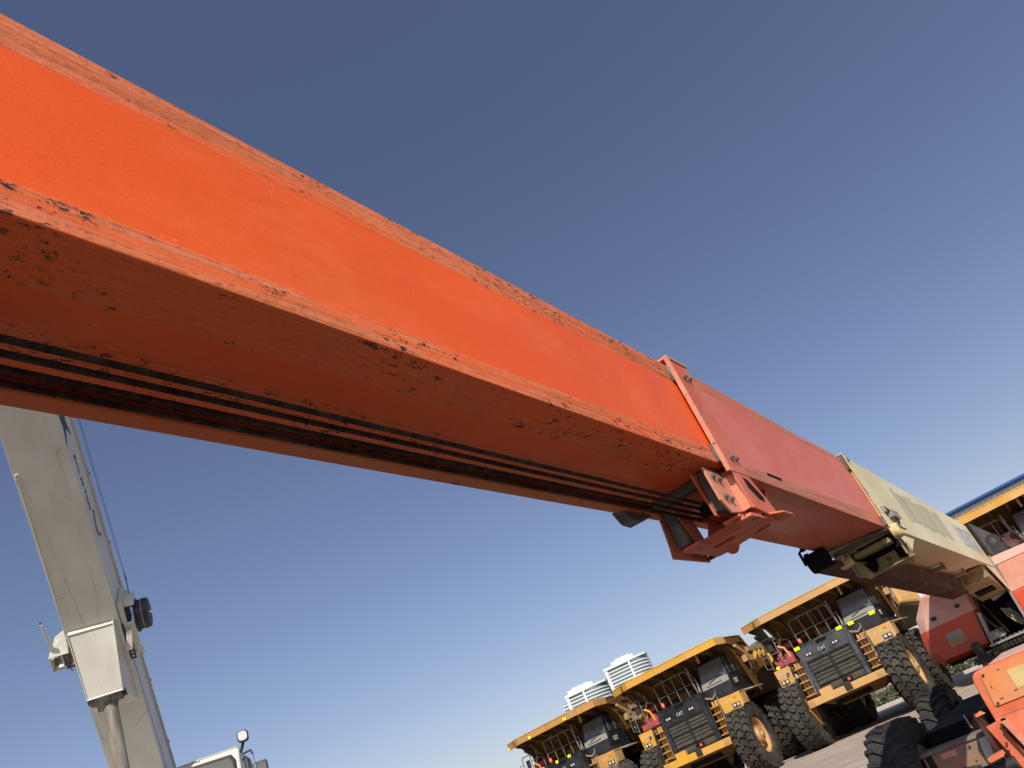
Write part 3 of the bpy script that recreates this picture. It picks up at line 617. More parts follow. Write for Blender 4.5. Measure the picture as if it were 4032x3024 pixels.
# axle
ax = gp(MB().box(-2.02, -1.22, 8.25, 8.52, .62, .842), 'front_axle', m_axle, bevel=.008)
gp(MB().hexa([(-2.04, 8.23, .842), (-1.25, 8.23, .842), (-1.25, 8.54, .842), (-2.04, 8.54, .842), (-2.04, 8.26, .87), (-1.25, 8.26, .87), (-1.25, 8.50, .87), (-2.04, 8.50, .87)]), 'axle_cap', m_axtop, ax, bevel=.004)
gp(MB().prism([(-1.50, .83), (-1.42, .83), (-1.47, .64), (-1.54, .64)], 'y', 8.245, 8.2495), 'white_paint_patch', m_labelwhite, ax)
gp(MB().box(-1.86, -1.72, 8.244, 8.2495, .775, .82), 'orange_label', m_lip, ax)
for x in (-1.43, -1.60): gp(MB().lathe([(8.235, .010), (8.25, .010)], (x, 0, .80), 'y', 8), 'bolt', m_black, ax)
gp(MB().box(-1.95, -1.22, 11.45, 11.75, .60, .85), 'rear_axle', m_dark, bevel=.008)
gp(MB().box(-2.10, -1.05, 11.2, 11.45, .83, .95).box(-1.95, -1.07, 8.55, 11.2, .70, .98), 'side_frame', m_dark, chas, bevel=.008)
text('side_lettering', 'OUTRIGGER', .022, m_labelwhite, lift, (-1.553, 8.546, .955), (0, 0, -1), (1, 0, 0), FG)
# wheels: tyre with chevron lugs
def chevron_wheel(px, py, rad, wid, steer, parent):
    Fm = FG @ M4.Translation(V((px, py, rad))) @ M4.Rotation(steer, 4, 'Z')
    h = wid/2
    b = MB().lathe([(-h*.72, rad*.56), (-h*.95, rad*.62), (-h, rad*.80), (-h*.93, rad*.92), (-h*.80, rad*.955), (h*.80, rad*.955), (h*.93, rad*.92), (h, rad*.80), (h*.95, rad*.62), (h*.72, rad*.56)], (0, 0, 0), 'x', 64, True)
    n = 26
    for k in range(n):
        for sgn in (1, -1):
            a0 = 2*pi*(k+(0 if sgn > 0 else .5))/n; da = 2*pi/n
            # lug from centre to shoulder, swept
            xs = (0.02, .5, .98); sw = (0, .55, .75); P0 = []; P1 = []
            for xi, s_ in zip(xs, sw):
                x = sgn*h*xi; a = a0+s_*da; wd = da*.21; ro = rad*(1.0 if xi < .9 else .965); ri = rad*(.94 if xi < .9 else .86)
                q = lambda aa, rr: (x, rr*sin(aa), rr*cos(aa))
                P0.append((q(a-wd, ri), q(a+wd, ri), q(a+wd*.75, ro), q(a-wd*.75, ro)))
            for A, B_ in zip(P0, P0[1:]): b.loft(A, B_)
    wh = root('wheel_hub', None, None) if False else None
    ty = b.build('tyre', m_rubber, parent, Fm)
    rm = MB().lathe([(-h*.7, rad*.30), (-h*.72, rad*.57), (-h*.60, rad*.55), (-h*.35, rad*.40), (h*.2, rad*.38), (h*.35, rad*.46), (h*.60, rad*.55), (h*.72, rad*.57), (h*.55, rad*.2)], (0, 0, 0), 'x', 40)
    rm.build('rim', m_steel, ty, Fm, smooth=True)
    hb = MB().lathe([(h*.1, .13), (h*.8, .12), (h*.95, .09)], (0, 0, 0), 'x', 20)
    for k in range(8): hb.lathe([(h*.3, .014), (h*.42, .014)], (0, .17*cos(k*pi/4), .17*sin(k*pi/4)), 'x', 6)
    hb.build('hub', m_black, ty, Fm, smooth=True)
    return ty
chevron_wheel(-2.20, 8.48, .60, .42, R(-4), lift)
chevron_wheel(-2.30, 11.60, .61, .42, 0, lift)
chevron_wheel(.45, 8.6, .60, .42, 0, lift)
chevron_wheel(.55, 11.60, .60, .42, 0, lift)
gp(MB().box(-1.98, -1.9, 8.35, 8.6, .5, .72).tube([(-1.95, 8.3, .60), (-1.80, 8.24, .66), (-1.6, 8.24, .63)], .02, 8).box(-2.0, -1.93, 8.25, 8.34, .72, .86), 'steering_knuckle', m_black, ax, bevel=.004)

# ------------------------------------------------------------ mining haul trucks: x = towards the cab side, y = towards the tail, z up
def dup(o, parent=None):
    c = o.copy(); COL.objects.link(c); c.parent = parent
    for ch in list(o.children): dup(ch, c)
    return c
TYRE_R = 1.33
def tyre_mesh(w_=.90, lugs=26):
    h = w_/2; r = TYRE_R
    b = MB().lathe([(-h*.70, r*.52), (-h*.92, r*.58), (-h, r*.75), (-h*.97, r*.87), (-h*.82, r*.935), (h*.82, r*.935), (h*.97, r*.87), (h, r*.75), (h*.92, r*.58), (h*.70, r*.52)], (0, 0, 0), 'x', 72, True)
    for k in range(lugs):
        for (xa, xb, off) in ((-1.0, -.42, 0), (-.36, .36, .5), (.42, 1.0, 0)):
            a = 2*pi*(k+off)/lugs; wd = 2*pi/lugs*(.40 if not off else .37); zz = (.12, -.12) if off else (.0, .0)
            n = 3; secs = []
            for i in range(n+1):
                t = i/n; xi = xa+(xb-xa)*t; bend = (.20 if i in (1, 2) else -.20)*2*pi/lugs*(1 if off else .7)
                edge = abs(xi) > .93; ro = r*(.985 if edge else 1.0); ri = r*(.88 if edge else .925)
                q = lambda aa, rr: (xi*h*(1.0), rr*sin(aa), rr*cos(aa))
                secs.append((q(a-wd+bend, ri), q(a+wd+bend, ri), q(a+wd*.82+bend, ro), q(a-wd*.82+bend, ro)))
            for A, B_ in zip(secs, secs[1:]): b.loft(A, B_)
    return b
def haul_truck():
    t = root('haul_truck', 'x', 'haul truck')
    P = lambda mb, name, mat, par=None, **k: mb.build(name, mat, par or t, None, **k)
    # --- canopy and dump body
    front = [(-2.90, .72), (-1.80, .12), (1.45, 0.0), (2.88, .20)]
    b = MB(); top = [(x, y) for x, y in front]+[(2.90, 2.3), (2.90, 3.1), (-2.90, 3.1), (-2.90, 1.6)]
    b.prism(top, 'z', 5.27, 5.31)
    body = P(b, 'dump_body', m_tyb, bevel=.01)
    # fascia band bends at the kinks
    b = MB()
    fo = front+[(2.90, 1.35)]; fi = [(-2.84, .78), (-1.78, .17), (1.45, .05), (2.83, .245), (2.85, 1.35)]
    for (a, c), (a2, c2) in zip(zip(fo, fo[1:]), zip(fi, fi[1:])):
        zb = (5.03, 5.03); 
        b.hexa([(a[0], a[1], zb[0]), (c[0], c[1], zb[1]), (c2[0], c2[1], zb[1]), (a2[0], a2[1], zb[0]), (a[0], a[1], 5.335), (c[0], c[1], 5.335), (c2[0], c2[1], 5.335), (a2[0], a2[1], 5.335)])
    P(b, 'canopy_fascia', m_ty, body, bevel=.006)
    b = MB(); b.box(-2.90, -2.85, .75, 1.3, 5.12, 5.32); P(b, 'canopy_edge', m_tyd, body)
    # headboard: slopes down and back from the canopy, ribbed
    def hb(x, s): # s 0..1 from top to bottom
        xt = x; return (x*(1-.22*s), 1.55+2.05*s, 5.27-2.5*s)
    b = MB()
    A = [hb(-2.35, 0), hb(2.75, 0), (2.5, 3.6, 2.75), (-1.9, 3.6, 2.75)]
    b.loft([(p[0], p[1], p[2]) for p in A], [(p[0], p[1]+.06, p[2]) for p in A])
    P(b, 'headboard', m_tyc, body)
    b = MB()
    for i in range(7):
        x = -2.15+i*.68
        p0 = (x, .30 if abs(x) < 2 else .8, 5.12); p1 = (x, 1.50, 4.96); p2 = (x*.86, 3.45, 2.80)
        b.loft([(x-.045, .25, 5.05), (x+.045, .25, 5.05), (x+.045, .25, 5.27), (x-.045, .25, 5.27)], [(x-.045, 1.55, 4.90), (x+.045, 1.55, 4.90), (x+.045, 1.75, 5.25), (x-.045, 1.75, 5.25)])
        b.loft([(x-.045, 1.45, 4.95), (x+.045, 1.45, 4.95), (x+.045, 1.62, 5.2), (x-.045, 1.62, 5.2)], [(x*.86-.045, 3.42, 2.8), (x*.86+.045, 3.42, 2.8), (x*.86+.045, 3.6, 2.9), (x*.86-.045, 3.6, 2.9)])
    b.box(-2.0, 2.2, 2.45, 2.60, 4.0, 4.16)
    P(b, 'headboard_ribs', m_tyb, body, bevel=.01)
    b = MB(); b.box(1.62, 1.70, .55, .66, 4.72, 5.27); P(b, 'canopy_stay', m_tyd, body, bevel=.008)
    # sides
    for s in (-1, 1):
        b = MB(); X = lambda v: s*v
        b.loft([(X(2.90), 3.05, 4.52), (X(2.90), 3.15, 3.62), (X(2.35), 3.2, 2.75), (X(2.25), 3.2, 2.75), (X(2.80), 3.15, 3.62), (X(2.80), 3.05, 4.52)],
               [(X(2.90), 9.2, 4.55), (X(2.90), 9.2, 3.5), (X(2.35), 9.0, 2.8), (X(2.25), 9.0, 2.8), (X(2.80), 9.2, 3.5), (X(2.80), 9.2, 4.55)])
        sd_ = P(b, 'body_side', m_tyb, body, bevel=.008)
        b = MB(); b.box(min(X(2.76), X(3.02)), max(X(2.76), X(3.02)), 3.2, 9.3, 4.50, 4.72)
        P(b, 'top_rail', m_rail, sd_, bevel=.02)
        b = MB()
        for i in range(9):
            y = 3.75+i*.58
            b.hexa([(X(2.90), y, 3.70), (X(3.10), y+.13, 3.78), (X(3.10), y+.20, 3.78), (X(2.90), y+.33, 3.70), (X(2.90), y, 4.50), (X(3.06), y+.13, 4.48), (X(3.06), y+.20, 4.48), (X(2.90), y+.33, 4.50)])
        P(b, 'side_ribs', m_ty, sd_, bevel=.006)
        b = MB(); b.prism([(2.62, 4.42), (3.72, 4.46), (3.72, 3.66), (3.2, 3.60), (2.86, 3.80)], 'x', *sorted((X(2.90), X(2.925)))); P(b, 'badge_panel', m_tyd, sd_, bevel=.005)
        # gusset arms linking canopy and rail
        b = MB(); b.prism([(1.3, 5.27), (3.10, 5.27), (3.62, 4.66), (3.4, 4.50), (3.05, 4.50), (2.35, 4.85), (1.3, 5.05)], 'x', *sorted((X(2.84), X(2.875))))
        b.hexa([(X(2.84), 3.08, 5.22), (X(2.97), 3.08, 5.22), (X(2.97), 3.14, 5.30), (X(2.84), 3.14, 5.30), (X(2.84), 3.58, 4.58), (X(2.97), 3.58, 4.58), (X(2.97), 3.66, 4.66), (X(2.84), 3.66, 4.66)])
        b.hexa([(X(2.875), 2.62, 5.0), (X(2.96), 2.62, 5.0), (X(2.96), 2.70, 5.02), (X(2.875), 2.70, 5.02), (X(2.875), 3.25, 4.96), (X(2.96), 3.25, 4.96), (X(2.96), 3.25, 5.02), (X(2.875), 3.25, 5.02)])
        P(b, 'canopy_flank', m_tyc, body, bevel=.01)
        b = MB(); b.hexa([(X(2.90), 1.95, 4.80), (X(2.99), 1.95, 4.80), (X(2.99), 2.05, 4.92), (X(2.90), 2.05, 4.92), (X(2.90), 2.95, 4.30), (X(2.99), 2.95, 4.30), (X(2.99), 3.05, 4.44), (X(2.90), 3.05, 4.44)])
        b.box(*sorted((X(2.78), X(3.0))), 2.55, 2.85, 4.12, 4.40)
        P(b, 'gusset_arm', m_tyd, body, bevel=.02)
        b = MB(); b.loft([(X(2.1), 3.2, 2.78), (X(2.8), 2.9, 3.6), (X(2.8), 2.9, 4.5), (X(2.1), 3.0, 4.5)], [(X(2.1), 3.3, 2.78), (X(2.8), 3.1, 3.6), (X(2.8), 3.1, 4.5), (X(2.1), 3.1, 4.5)])
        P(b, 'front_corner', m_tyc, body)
    b = MB(); b.loft([(-2.3, 3.2, 2.72), (2.3, 3.2, 2.72), (2.3, 3.2, 2.85), (-2.3, 3.2, 2.85)], [(-2.3, 9.1, 2.8), (2.3, 9.1, 2.8), (2.3, 9.1, 2.95), (-2.3, 9.1, 2.95)])
    P(b, 'body_floor', m_tyb, body)
    text('body_badge', '777E', .30, m_white, sd_, (2.930, 3.20, 4.05), (0, 1, 0), (0, 0, 1), None, sx=.75, depth=.006)
    for s in (-1, 1):
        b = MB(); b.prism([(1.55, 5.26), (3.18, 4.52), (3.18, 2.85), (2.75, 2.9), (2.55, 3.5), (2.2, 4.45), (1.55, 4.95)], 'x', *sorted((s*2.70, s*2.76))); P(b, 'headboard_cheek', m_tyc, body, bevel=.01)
    # --- chassis
    ch = P(MB().box(-2.0, 2.0, 6.0, 8.7, 1.5, 2.75).box(-2.2, 2.2, 4.6, 5.8, 2.2, 2.7).box(-.75, .75, .6, 9.0, 1.15, 1.75).box(-1.6, 1.6, 1.3, 2.9, 1.6, 3.0).box(-1.0, 1.0, 2.9, 6.5, 1.75, 2.5), 'chassis', m_dark, bevel=.03)
    P(MB().box(-1.5, 1.5, 1.25, 1.5, 1.15, 1.5).box(-1.7, 1.7, 4.95, 5.45, 1.1, 1.6), 'axle', m_dark, ch, bevel=.03)
    for s in (-1, 1): P(MB().lathe([(2.65, .0), (2.65, .52), (3.75, .52), (3.75, 0)], (s*1.75, 0, 1.55), 'y', 24).box(min(s*1.2, s*2.25), max(s*1.2, s*2.25), 2.7, 3.7, 2.0, 2.35), 'side_tank', m_dark, ch, bevel=.02)
    # --- bumper
    bp = P(MB().prism([(-1.70, .16), (-1.62, .02), (1.66, .02), (1.74, .16), (1.74, .48), (-1.70, .48)], 'z', 1.44, 1.72), 'bumper', m_ty, bevel=.02)
    b = MB(); b.loft([(-1.2, .46, 1.43), (1.62, .46, 1.43), (1.66, 1.2, 1.43), (-1.2, 1.2, 1.43)], [(-.6, 1.05, 1.08), (1.10, 1.05, 1.08), (1.25, 1.2, 1.1), (-.6, 1.2, 1.1)])
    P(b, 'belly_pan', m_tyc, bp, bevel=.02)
    for x in (-1.45, 1.48): P(MB().box(x-.12, x+.12, .005, .022, 1.50, 1.66), 'bumper_lamp', m_tyd, bp, bevel=.004)
    P(MB().box(.03, .30, -.03, .03, 1.50, 1.80), 'tow_bracket', m_black, bp, bevel=.01)
    P(MB().box(-1.02, -.52, .20, .40, 1.722, 1.93), 'tool_box', m_ty, bp, bevel=.01)
    lm = P(MB().box(.0, .38, .30, .42, 1.722, 1.95), 'warning_lamp_box', m_dark, bp, bevel=.01)
    P(MB().lathe([(.25, .055), (.30, .06)], (.27, 0, 1.86), 'y', 16), 'red_lens', m_redl, lm, smooth=True)
    # --- grille housing
    g = P(MB().box(-1.17, -1.0, .50, 1.7, 1.74, 3.62).box(.93, 1.10, .50, 1.7, 1.74, 3.62).box(-1.0, .93, .50, 1.7, 3.02, 3.62).box(-1.0, .93, .62, 1.6, 1.74, 3.02), 'radiator_housing', m_tbk, bevel=.02)
    P(MB().hexa([(-1.20, .48, 3.62), (1.13, .48, 3.62), (1.13, 1.5, 3.62), (-1.20, 1.5, 3.62), (-1.16, .60, 3.70), (1.09, .60, 3.70), (1.09, 1.5, 3.70), (-1.16, 1.5, 3.70)]), 'hood_lip', m_tbk, g, bevel=.01)
    P(MB().box(-.22, .22, .46, .485, 3.50, 3.60), 'hood_handle_slot', m_dark, g)
    b = MB()
    for (x0, x1) in ((-.97, -.06), (.02, .90)):
        for (z0, z1) in ((2.56, 2.98), (2.08, 2.53), (1.78, 2.05)): b.box(x0, x1, .585, .60, z0, z1)
    P(b, 'radiator_core', m_core, g)
    b = MB()
    for z in (3.0, 2.545, 2.065, 1.76): b.box(-1.0, .93, .52, .585, z-.02, z+.02)
    b.box(-.055, .015, .515, .585, 2.05, 3.02)
    for z in (2.82, 2.68, 2.38, 2.24): b.box(-.97, .90, .555, .585, z-.008, z+.008)
    P(b, 'grille_bars', m_tbk, g, bevel=.004)
    b = MB()
    for k in range(9):
        for x in (-1.085, 1.015): b.lathe([(.478, .018), (.50, .022)], (x, 0, 1.9+k*.2), 'y', 8)
    for k in range(6):
        for x in (-.96, .88): b.lathe([(.49, .016), (.52, .02)], (x, 0, 1.85+k*.22), 'y', 8)
    for x in (-.95, -.45, .25, .78): b.lathe([(.478, .02), (.50, .024)], (x, 0, 3.34), 'y', 10)
    b.each('bolt', m_tbl, g)
    for x in (-.74, .45):
        hl = P(MB().box(x-.14, x+.14, .485, .50, 3.19, 3.33), 'headlight', m_dark, g, bevel=.01)
        P(MB().lathe([(.462, 0), (.466, .04), (.484, .052)], (x-.065, 0, 3.26), 'y', 16).lathe([(.462, 0), (.466, .04), (.484, .052)], (x+.065, 0, 3.26), 'y', 16), 'lens', m_lens, hl, smooth=True)
    bd = P(MB().lathe([(.484, .13), (.50, .14)], (-.12, 0, 3.27), 'y', 6), 'badge', m_tbk, g)
    text('badge_lettering', 'CAT', .17, m_white, bd, (-.13, .482, 3.27), (1, 0, 0), (0, 0, 1), None, depth=.004)
    # --- stairs each side of the grille
    for s in (-1, 1):
        x0, x1 = (1.17, 1.62) if s > 0 else (-1.70, -1.24)
        st = P(MB().loft([(x0, .78, 1.76), (x1, .78, 1.76), (x1, .84, 1.76), (x0, .84, 1.76)], [(x0, 1.0, 3.10), (x1, 1.0, 3.10), (x1, 1.06, 3.10), (x0, 1.06, 3.10)]), 'stair', m_tyd, bevel=.005)
        b = MB()
        for k in range(5):
            z = 1.84+k*.27; b.box(x0+.02, x1-.02, .50+.04*k, .80+.04*k, z, z+.05)
        P(b, 'steps', m_tyd, st, bevel=.006)
        b = MB()
        for k in range(5):
            z = 1.90+k*.27
            for xx in (x0+.06, x0+.2, x0+.32): b.box(xx, xx+.09, .74+.04*k, .80+.04*k, z, z+.19)
        P(b, 'stair_panels', m_ty, st, bevel=.006)
        for xx in (x0-.02, x1+.03): P(MB().tube([(xx, .45, 1.78), (xx, .50, 2.2), (xx, .66, 3.16), (xx, .80, 3.25)], .024, 8), 'stair_handrail', m_tbk if xx == x0-.02 else m_pipe, st, smooth=True)
    # --- fender fronts
    for s in (-1, 1):
        if s > 0: poly = [(1.70, 2.52), (2.58, 2.50), (2.66, 2.58), (2.70, 3.10), (1.70, 3.14)]
        else: poly = [(-2.44, 2.52), (-1.82, 2.52), (-1.76, 3.20), (-2.46, 3.20)]
        f = P(MB().prism(poly, 'y', .60, .66), 'fender_front', m_ty, bevel=.012)
        xa, xb = (1.70, 2.70) if s > 0 else (-2.46, -1.76)
        P(MB().box(xa, xb, .66, 2.6, 3.02, 3.12).box(xa if s < 0 else xb-.05, xa+.05 if s < 0 else xb, .66, 1.3, 2.6, 3.1), 'fender_top', m_tyd, f, bevel=.01)
        lx = 2.36 if s > 0 else -2.20
        hl = P(MB().box(lx-.18, lx+.18, .583, .60, 2.58, 2.76), 'headlight', m_dark, f, bevel=.01)
        P(MB().lathe([(.556, 0), (.562, .05), (.582, .068)], (lx-.085, 0, 2.67), 'y', 18).lathe([(.556, 0), (.562, .05), (.582, .068)], (lx+.085, 0, 2.67), 'y', 18), 'lens', m_lens, hl, smooth=True)
        text('fleet_number', 'DC-372', .115, m_white, f, (2.12 if s > 0 else -2.12, .596, 2.91 if s > 0 else 3.02), (1, 0, 0), (0, 0, 1), None, depth=.003)
        P(MB().box(lx+.02*s, lx+.13, .57, .60, 2.96, 3.04) if s > 0 else MB().box(-2.43, -2.33, .57, .60, 2.84, 2.92), 'marker_lamp', m_amber, f, bevel=.008)
        if s < 0: P(MB().lathe([(.50, .045), (.59, .05)], (-1.93, 0, 2.93), 'y', 14), 'blue_cap', m_blue, f)
    # --- deck
    dk = P(MB().box(-2.5, 1.0, 1.0, 2.9, 3.16, 3.24).box(1.0, 2.55, .95, 3.0, 3.14, 3.30), 'deck', m_tbk, bevel=.01)
    P(MB().prism([(1.02, 3.28), (2.40, 3.28), (2.40, 3.62), (1.02, 3.66)], 'y', .98, 1.04), 'deck_front_panel', m_tbk, dk, bevel=.012)
    P(MB().lathe([(3.68, .10), (3.76, .11), (3.80, .09)], (-.93, .95, 0), 'z', 16), 'beacon_base', m_black, dk)
    P(MB().lathe([(3.80, .085), (3.93, .075), (3.97, .04)], (-.93, .95, 0), 'z', 16), 'beacon', m_redl, dk, smooth=True)
    b = MB(); b.tube([(-1.0, 1.0, 3.64), (-.98, .90, 4.66), (-.90, .9, 4.74), (.62, .9, 4.74), (.78, .9, 4.66), (.86, .95, 3.64)], .026, 8)
    for x in (-.52, -.05, .42): b.tube([(x, .9, 4.74), (x, 1.0, 3.66)], .022, 8)
    b.tube([(-.98, .94, 4.16), (.82, .94, 4.16)], .018, 8)
    b.tube([(.86, .95, 3.66), (.84, .90, 4.84)], .032, 8); b.tube([(.86, .95, 4.25), (.98, .96, 4.30), (1.02, .98, 3.66)], .026, 8)
    b.lathe([(4.70, .04), (4.80, .04)], (-.45, .9, 0), 'z', 8); b.lathe([(4.50, .045), (4.62, .045)], (.85, .92, 0), 'z', 8)
    P(b, 'handrail', m_pipe, dk, smooth=True)
    b = MB()
    for x in (-.72, -.25, .2): b.lathe([(1.6, .20), (2.4, .20)], (x, 0, 3.62), 'y', 14)
    b.box(-.4, .3, 1.7, 2.4, 3.7, 4.0); P(b, 'engine_cowls', m_tyb, dk, bevel=.01, smooth=True)
    # left deck: tanks, mirror frames
    b = MB(); b.lathe([(3.26, .0), (3.26, .21), (3.62, .21), (3.72, .12), (3.78, .05)], (-1.72, 1.25, 0), 'z', 20); b.lathe([(3.26, 0), (3.26, .18), (3.66, .18), (3.78, .05)], (-2.12, 1.35, 0), 'z', 20)
    b.lathe([(-2.3, .14), (-1.5, .14)], (0, 1.6, 3.95), 'x', 16); P(b, 'suppression_tank', m_red, dk, smooth=True)
    P(MB().box(-2.36, -1.5, 1.0, 1.12, 3.26, 3.50), 'tank_guard', m_red, dk, bevel=.01)
    b = MB(); b.tube([(-1.60, 1.1, 3.3), (-1.68, 1.0, 3.9), (-1.9, 1.0, 4.05)], .05, 8); b.tube([(-2.0, 1.2, 3.7), (-1.85, 1.1, 4.05), (-1.75, 1.2, 4.3)], .04, 8); P(b, 'intake_pipe', m_ty, dk, smooth=True)
    b = MB(); b.tube([(-1.95, .9, 3.2), (-1.92, .85, 4.42), (-1.97, .85, 4.50), (-2.38, .85, 4.48), (-2.44, .85, 4.40), (-2.46, .85, 3.25)], .022, 8)
    b.tube([(-1.95, .88, 3.85), (-2.72, .85, 3.85)], .018, 8); b.tube([(-1.92, .9, 4.2), (-1.7, 1.0, 4.22), (-1.45, 1.0, 4.2), (-1.35, 1.05, 4.1), (-1.33, 1.05, 3.3)], .02, 8)
    b.tube([(-2.46, .85, 4.2), (-2.66, .85, 4.18), (-2.72, .85, 4.08), (-2.73, .85, 3.4), (-2.5, .85, 3.35)], .018, 8); b.tube([(-1.6, 1.0, 4.2), (-1.63, 1.0, 4.6)], .02, 8)
    P(b, 'side_guard_rail', m_pipe, dk, smooth=True)
    mm = P(MB().box(-2.30, -2.08, .90, .97, 3.95, 4.30), 'mirror', m_black, dk, bevel=.02)
    # --- cab
    cabp = [(.98, 1.06), (2.38, 1.06), (2.38, 2.9), (.98, 2.9)]
    cab = P(MB().loft([(1.02, .98, 3.30), (2.40, .98, 3.30), (2.40, 2.95, 3.30), (1.02, 2.95, 3.30)], [(1.02, 1.06, 3.66), (2.40, 1.06, 3.66), (2.40, 2.95, 3.66), (1.02, 2.95, 3.66)])
             .loft([(1.02, 1.06, 3.66), (2.40, 1.06, 3.66), (2.40, 2.95, 3.66), (1.02, 2.95, 3.66)], [(1.20, 1.34, 4.70), (2.36, 1.34, 4.70), (2.36, 2.75, 4.70), (1.20, 2.75, 4.70)]), 'cab', m_tbk, bevel=.03)
    P(MB().loft([(1.17, 1.28, 4.70), (2.40, 1.28, 4.70), (2.40, 2.8, 4.70), (1.17, 2.8, 4.70)], [(1.24, 1.38, 4.80), (2.34, 1.38, 4.80), (2.34, 2.7, 4.80), (1.24, 2.7, 4.80)]), 'cab_roof', m_tbk, cab, bevel=.02)
    fz = lambda z: 1.06+.28*(z-3.66)/1.04
    def fpl(b, x0, x1, z0, z1, th, x0t=None, x1t=None):
        b.loft([(x0, fz(z0)-th, z0), (x1, fz(z0)-th, z0), (x1, fz(z0)+.004, z0), (x0, fz(z0)+.004, z0)], [(x0t or x0, fz(z1)-th, z1), (x1t or x1, fz(z1)-th, z1), (x1t or x1, fz(z1)+.004, z1), (x0t or x0, fz(z1)+.004, z1)])
    b = MB(); fpl(b, 1.12, 2.32, 3.93, 4.66, .012, 1.25, 2.30); ws = P(b, 'windscreen', m_glass, cab)
    b = MB(); fpl(b, 1.06, 2.38, 3.67, 3.93, .015); P(b, 'dusty_cowl', m_dustpl, cab, bevel=.004)
    b = MB(); fpl(b, 1.06, 1.12, 3.90, 4.68, .03, 1.19, 1.24); fpl(b, 2.31, 2.385, 3.90, 4.70, .035, 2.30, 2.36); P(b, 'window_pillars', m_tbl, cab, bevel=.006)
    b = MB(); b.tube([(1.45, fz(3.85)-.04, 3.85), (1.9, fz(3.97)-.04, 3.97), (2.2, fz(4.0)-.03, 3.98)], .014, 6); b.tube([(1.2, fz(3.98)-.03, 3.98), (2.1, fz(4.02)-.03, 4.02)], .010, 6); P(b, 'wiper', m_black, ws)
    b = MB(); b.tube([(1.3, fz(3.78)-.04, 3.76), (2.05, fz(3.8)-.04, 3.78)], .016, 6); P(b, 'grab_bar', m_pipe, cab)
    sx = lambda z: 2.40-.04*(z-3.66)/1.04
    for (ya, yb, zs) in ((1.42, 2.02, 3.98), (2.10, 2.66, 3.98)):
        P(MB().loft([(sx(zs)-.002, ya, zs), (sx(zs)+.012, ya, zs), (sx(zs)+.012, yb, zs), (sx(zs)-.002, yb, zs)], [(sx(4.6)-.002, ya+.08, 4.6), (sx(4.6)+.012, ya+.08, 4.6), (sx(4.6)+.012, yb, 4.6), (sx(4.6)-.002, yb, 4.6)]), 'side_window', m_glassd, cab)
    b = MB(); pts = [(2.42, 1.40, 3.94), (2.39, 1.46, 4.64), (2.39, 2.04, 4.64), (2.42, 2.04, 3.94), (2.42, 1.40, 3.94)]; b.tube(pts, .018, 6); b.tube([(2.42, 2.08, 3.94), (2.40, 2.08, 4.64), (2.40, 2.70, 4.6), (2.42, 2.74, 3.94), (2.42, 2.08, 3.94)], .018, 6); P(b, 'window_seal', m_tbl, cab)
    text('cab_lettering', 'CAT', .28, m_white, cab, (2.404, 1.75, 3.58), (0, 1, 0), (0, 0, 1), None, depth=.006, sx=.8)
    b = MB(); b.hexa([(2.40, 1.1, 3.10), (3.05, 1.4, 3.02), (3.05, 2.7, 3.02), (2.40, 2.9, 3.10), (2.40, 1.1, 3.16), (3.05, 1.4, 3.06), (3.05, 2.7, 3.06), (2.40, 2.9, 3.16)]); P(b, 'mudguard', m_dustpl, dk, bevel=.01)
    b = MB(); b.tube([(1.0, .9, 3.95), (.97, .88, 3.7), (1.1, .86, 3.4), (1.4, .84, 3.28), (1.62, .86, 3.42), (1.60, .9, 3.5)], .016, 6); b.tube([(1.0, .92, 3.9), (.99, .86, 3.6), (1.14, .84, 3.34), (1.4, .82, 3.24), (1.64, .84, 3.36)], .016, 6); P(b, 'cable_loop', m_beige, cab, smooth=True)
    # --- wheels
    tm = None
    for (x, y) in ((2.22, 1.12), (-2.22, 1.12), (2.25, 5.2), (-2.25, 5.2), (1.25, 5.2), (-1.25, 5.2)):
        s = 1 if x > 0 else -1
        if tm is None:
            ty = tyre_mesh().build('tyre', m_rubber2, t); tm = ty.data
            prof = [(.20, .30), (.22, .42), (.10, .50), (.10, .60), (.30, .64), (.34, .70), (.30, .715), (-.3, .70), (-.3, .3)]
            rm = MB().lathe(prof, (0, 0, 0), 'x', 40)
            for k in range(16): rm.lathe([(.10, .028), (.13, .028)], (0, .555*cos(k*pi/8), .555*sin(k*pi/8)), 'x', 8)
            rm = rm.build('rim', m_rim, ty, smooth=True); rmm = rm.data
            hm = MB().lathe([(.15, .31), (.30, .30), (.36, .26), (.38, .12), (.46, .10), (.46, 0)], (0, 0, 0), 'x', 24).build('hub', m_tyd, ty, smooth=True).data
        else:
            ty = bpy.data.objects.new('tyre', tm); COL.objects.link(ty); ty.parent = t
            a = bpy.data.objects.new('rim', rmm); COL.objects.link(a); a.parent = ty
            a = bpy.data.objects.new('hub', hm); COL.objects.link(a); a.parent = ty
        ty.location = (x, y, TYRE_R); ty.rotation_euler = (random.random()*6, 0, 0 if s > 0 else pi)
    return t
TAZ = R(26.5)
tx, tyv = V((cos(TAZ), -sin(TAZ), 0)), V((sin(TAZ), cos(TAZ), 0))
tr0 = haul_truck()
TL = [(-22.0, 32.45, 'farthest left of the yellow haul trucks, yellow reflectors on its canopy edge'),
      (-15.35, 32.40, 'yellow haul truck without yellow reflector stickers, in front of the right white tower'),
      (-8.78, 33.35, 'yellow haul truck with dusty blue-grey grille housing, below the cream boom'),
      (-1.45, 34.1, 'yellow haul truck cut by the right edge, below the blue roof line')]
trucks = []
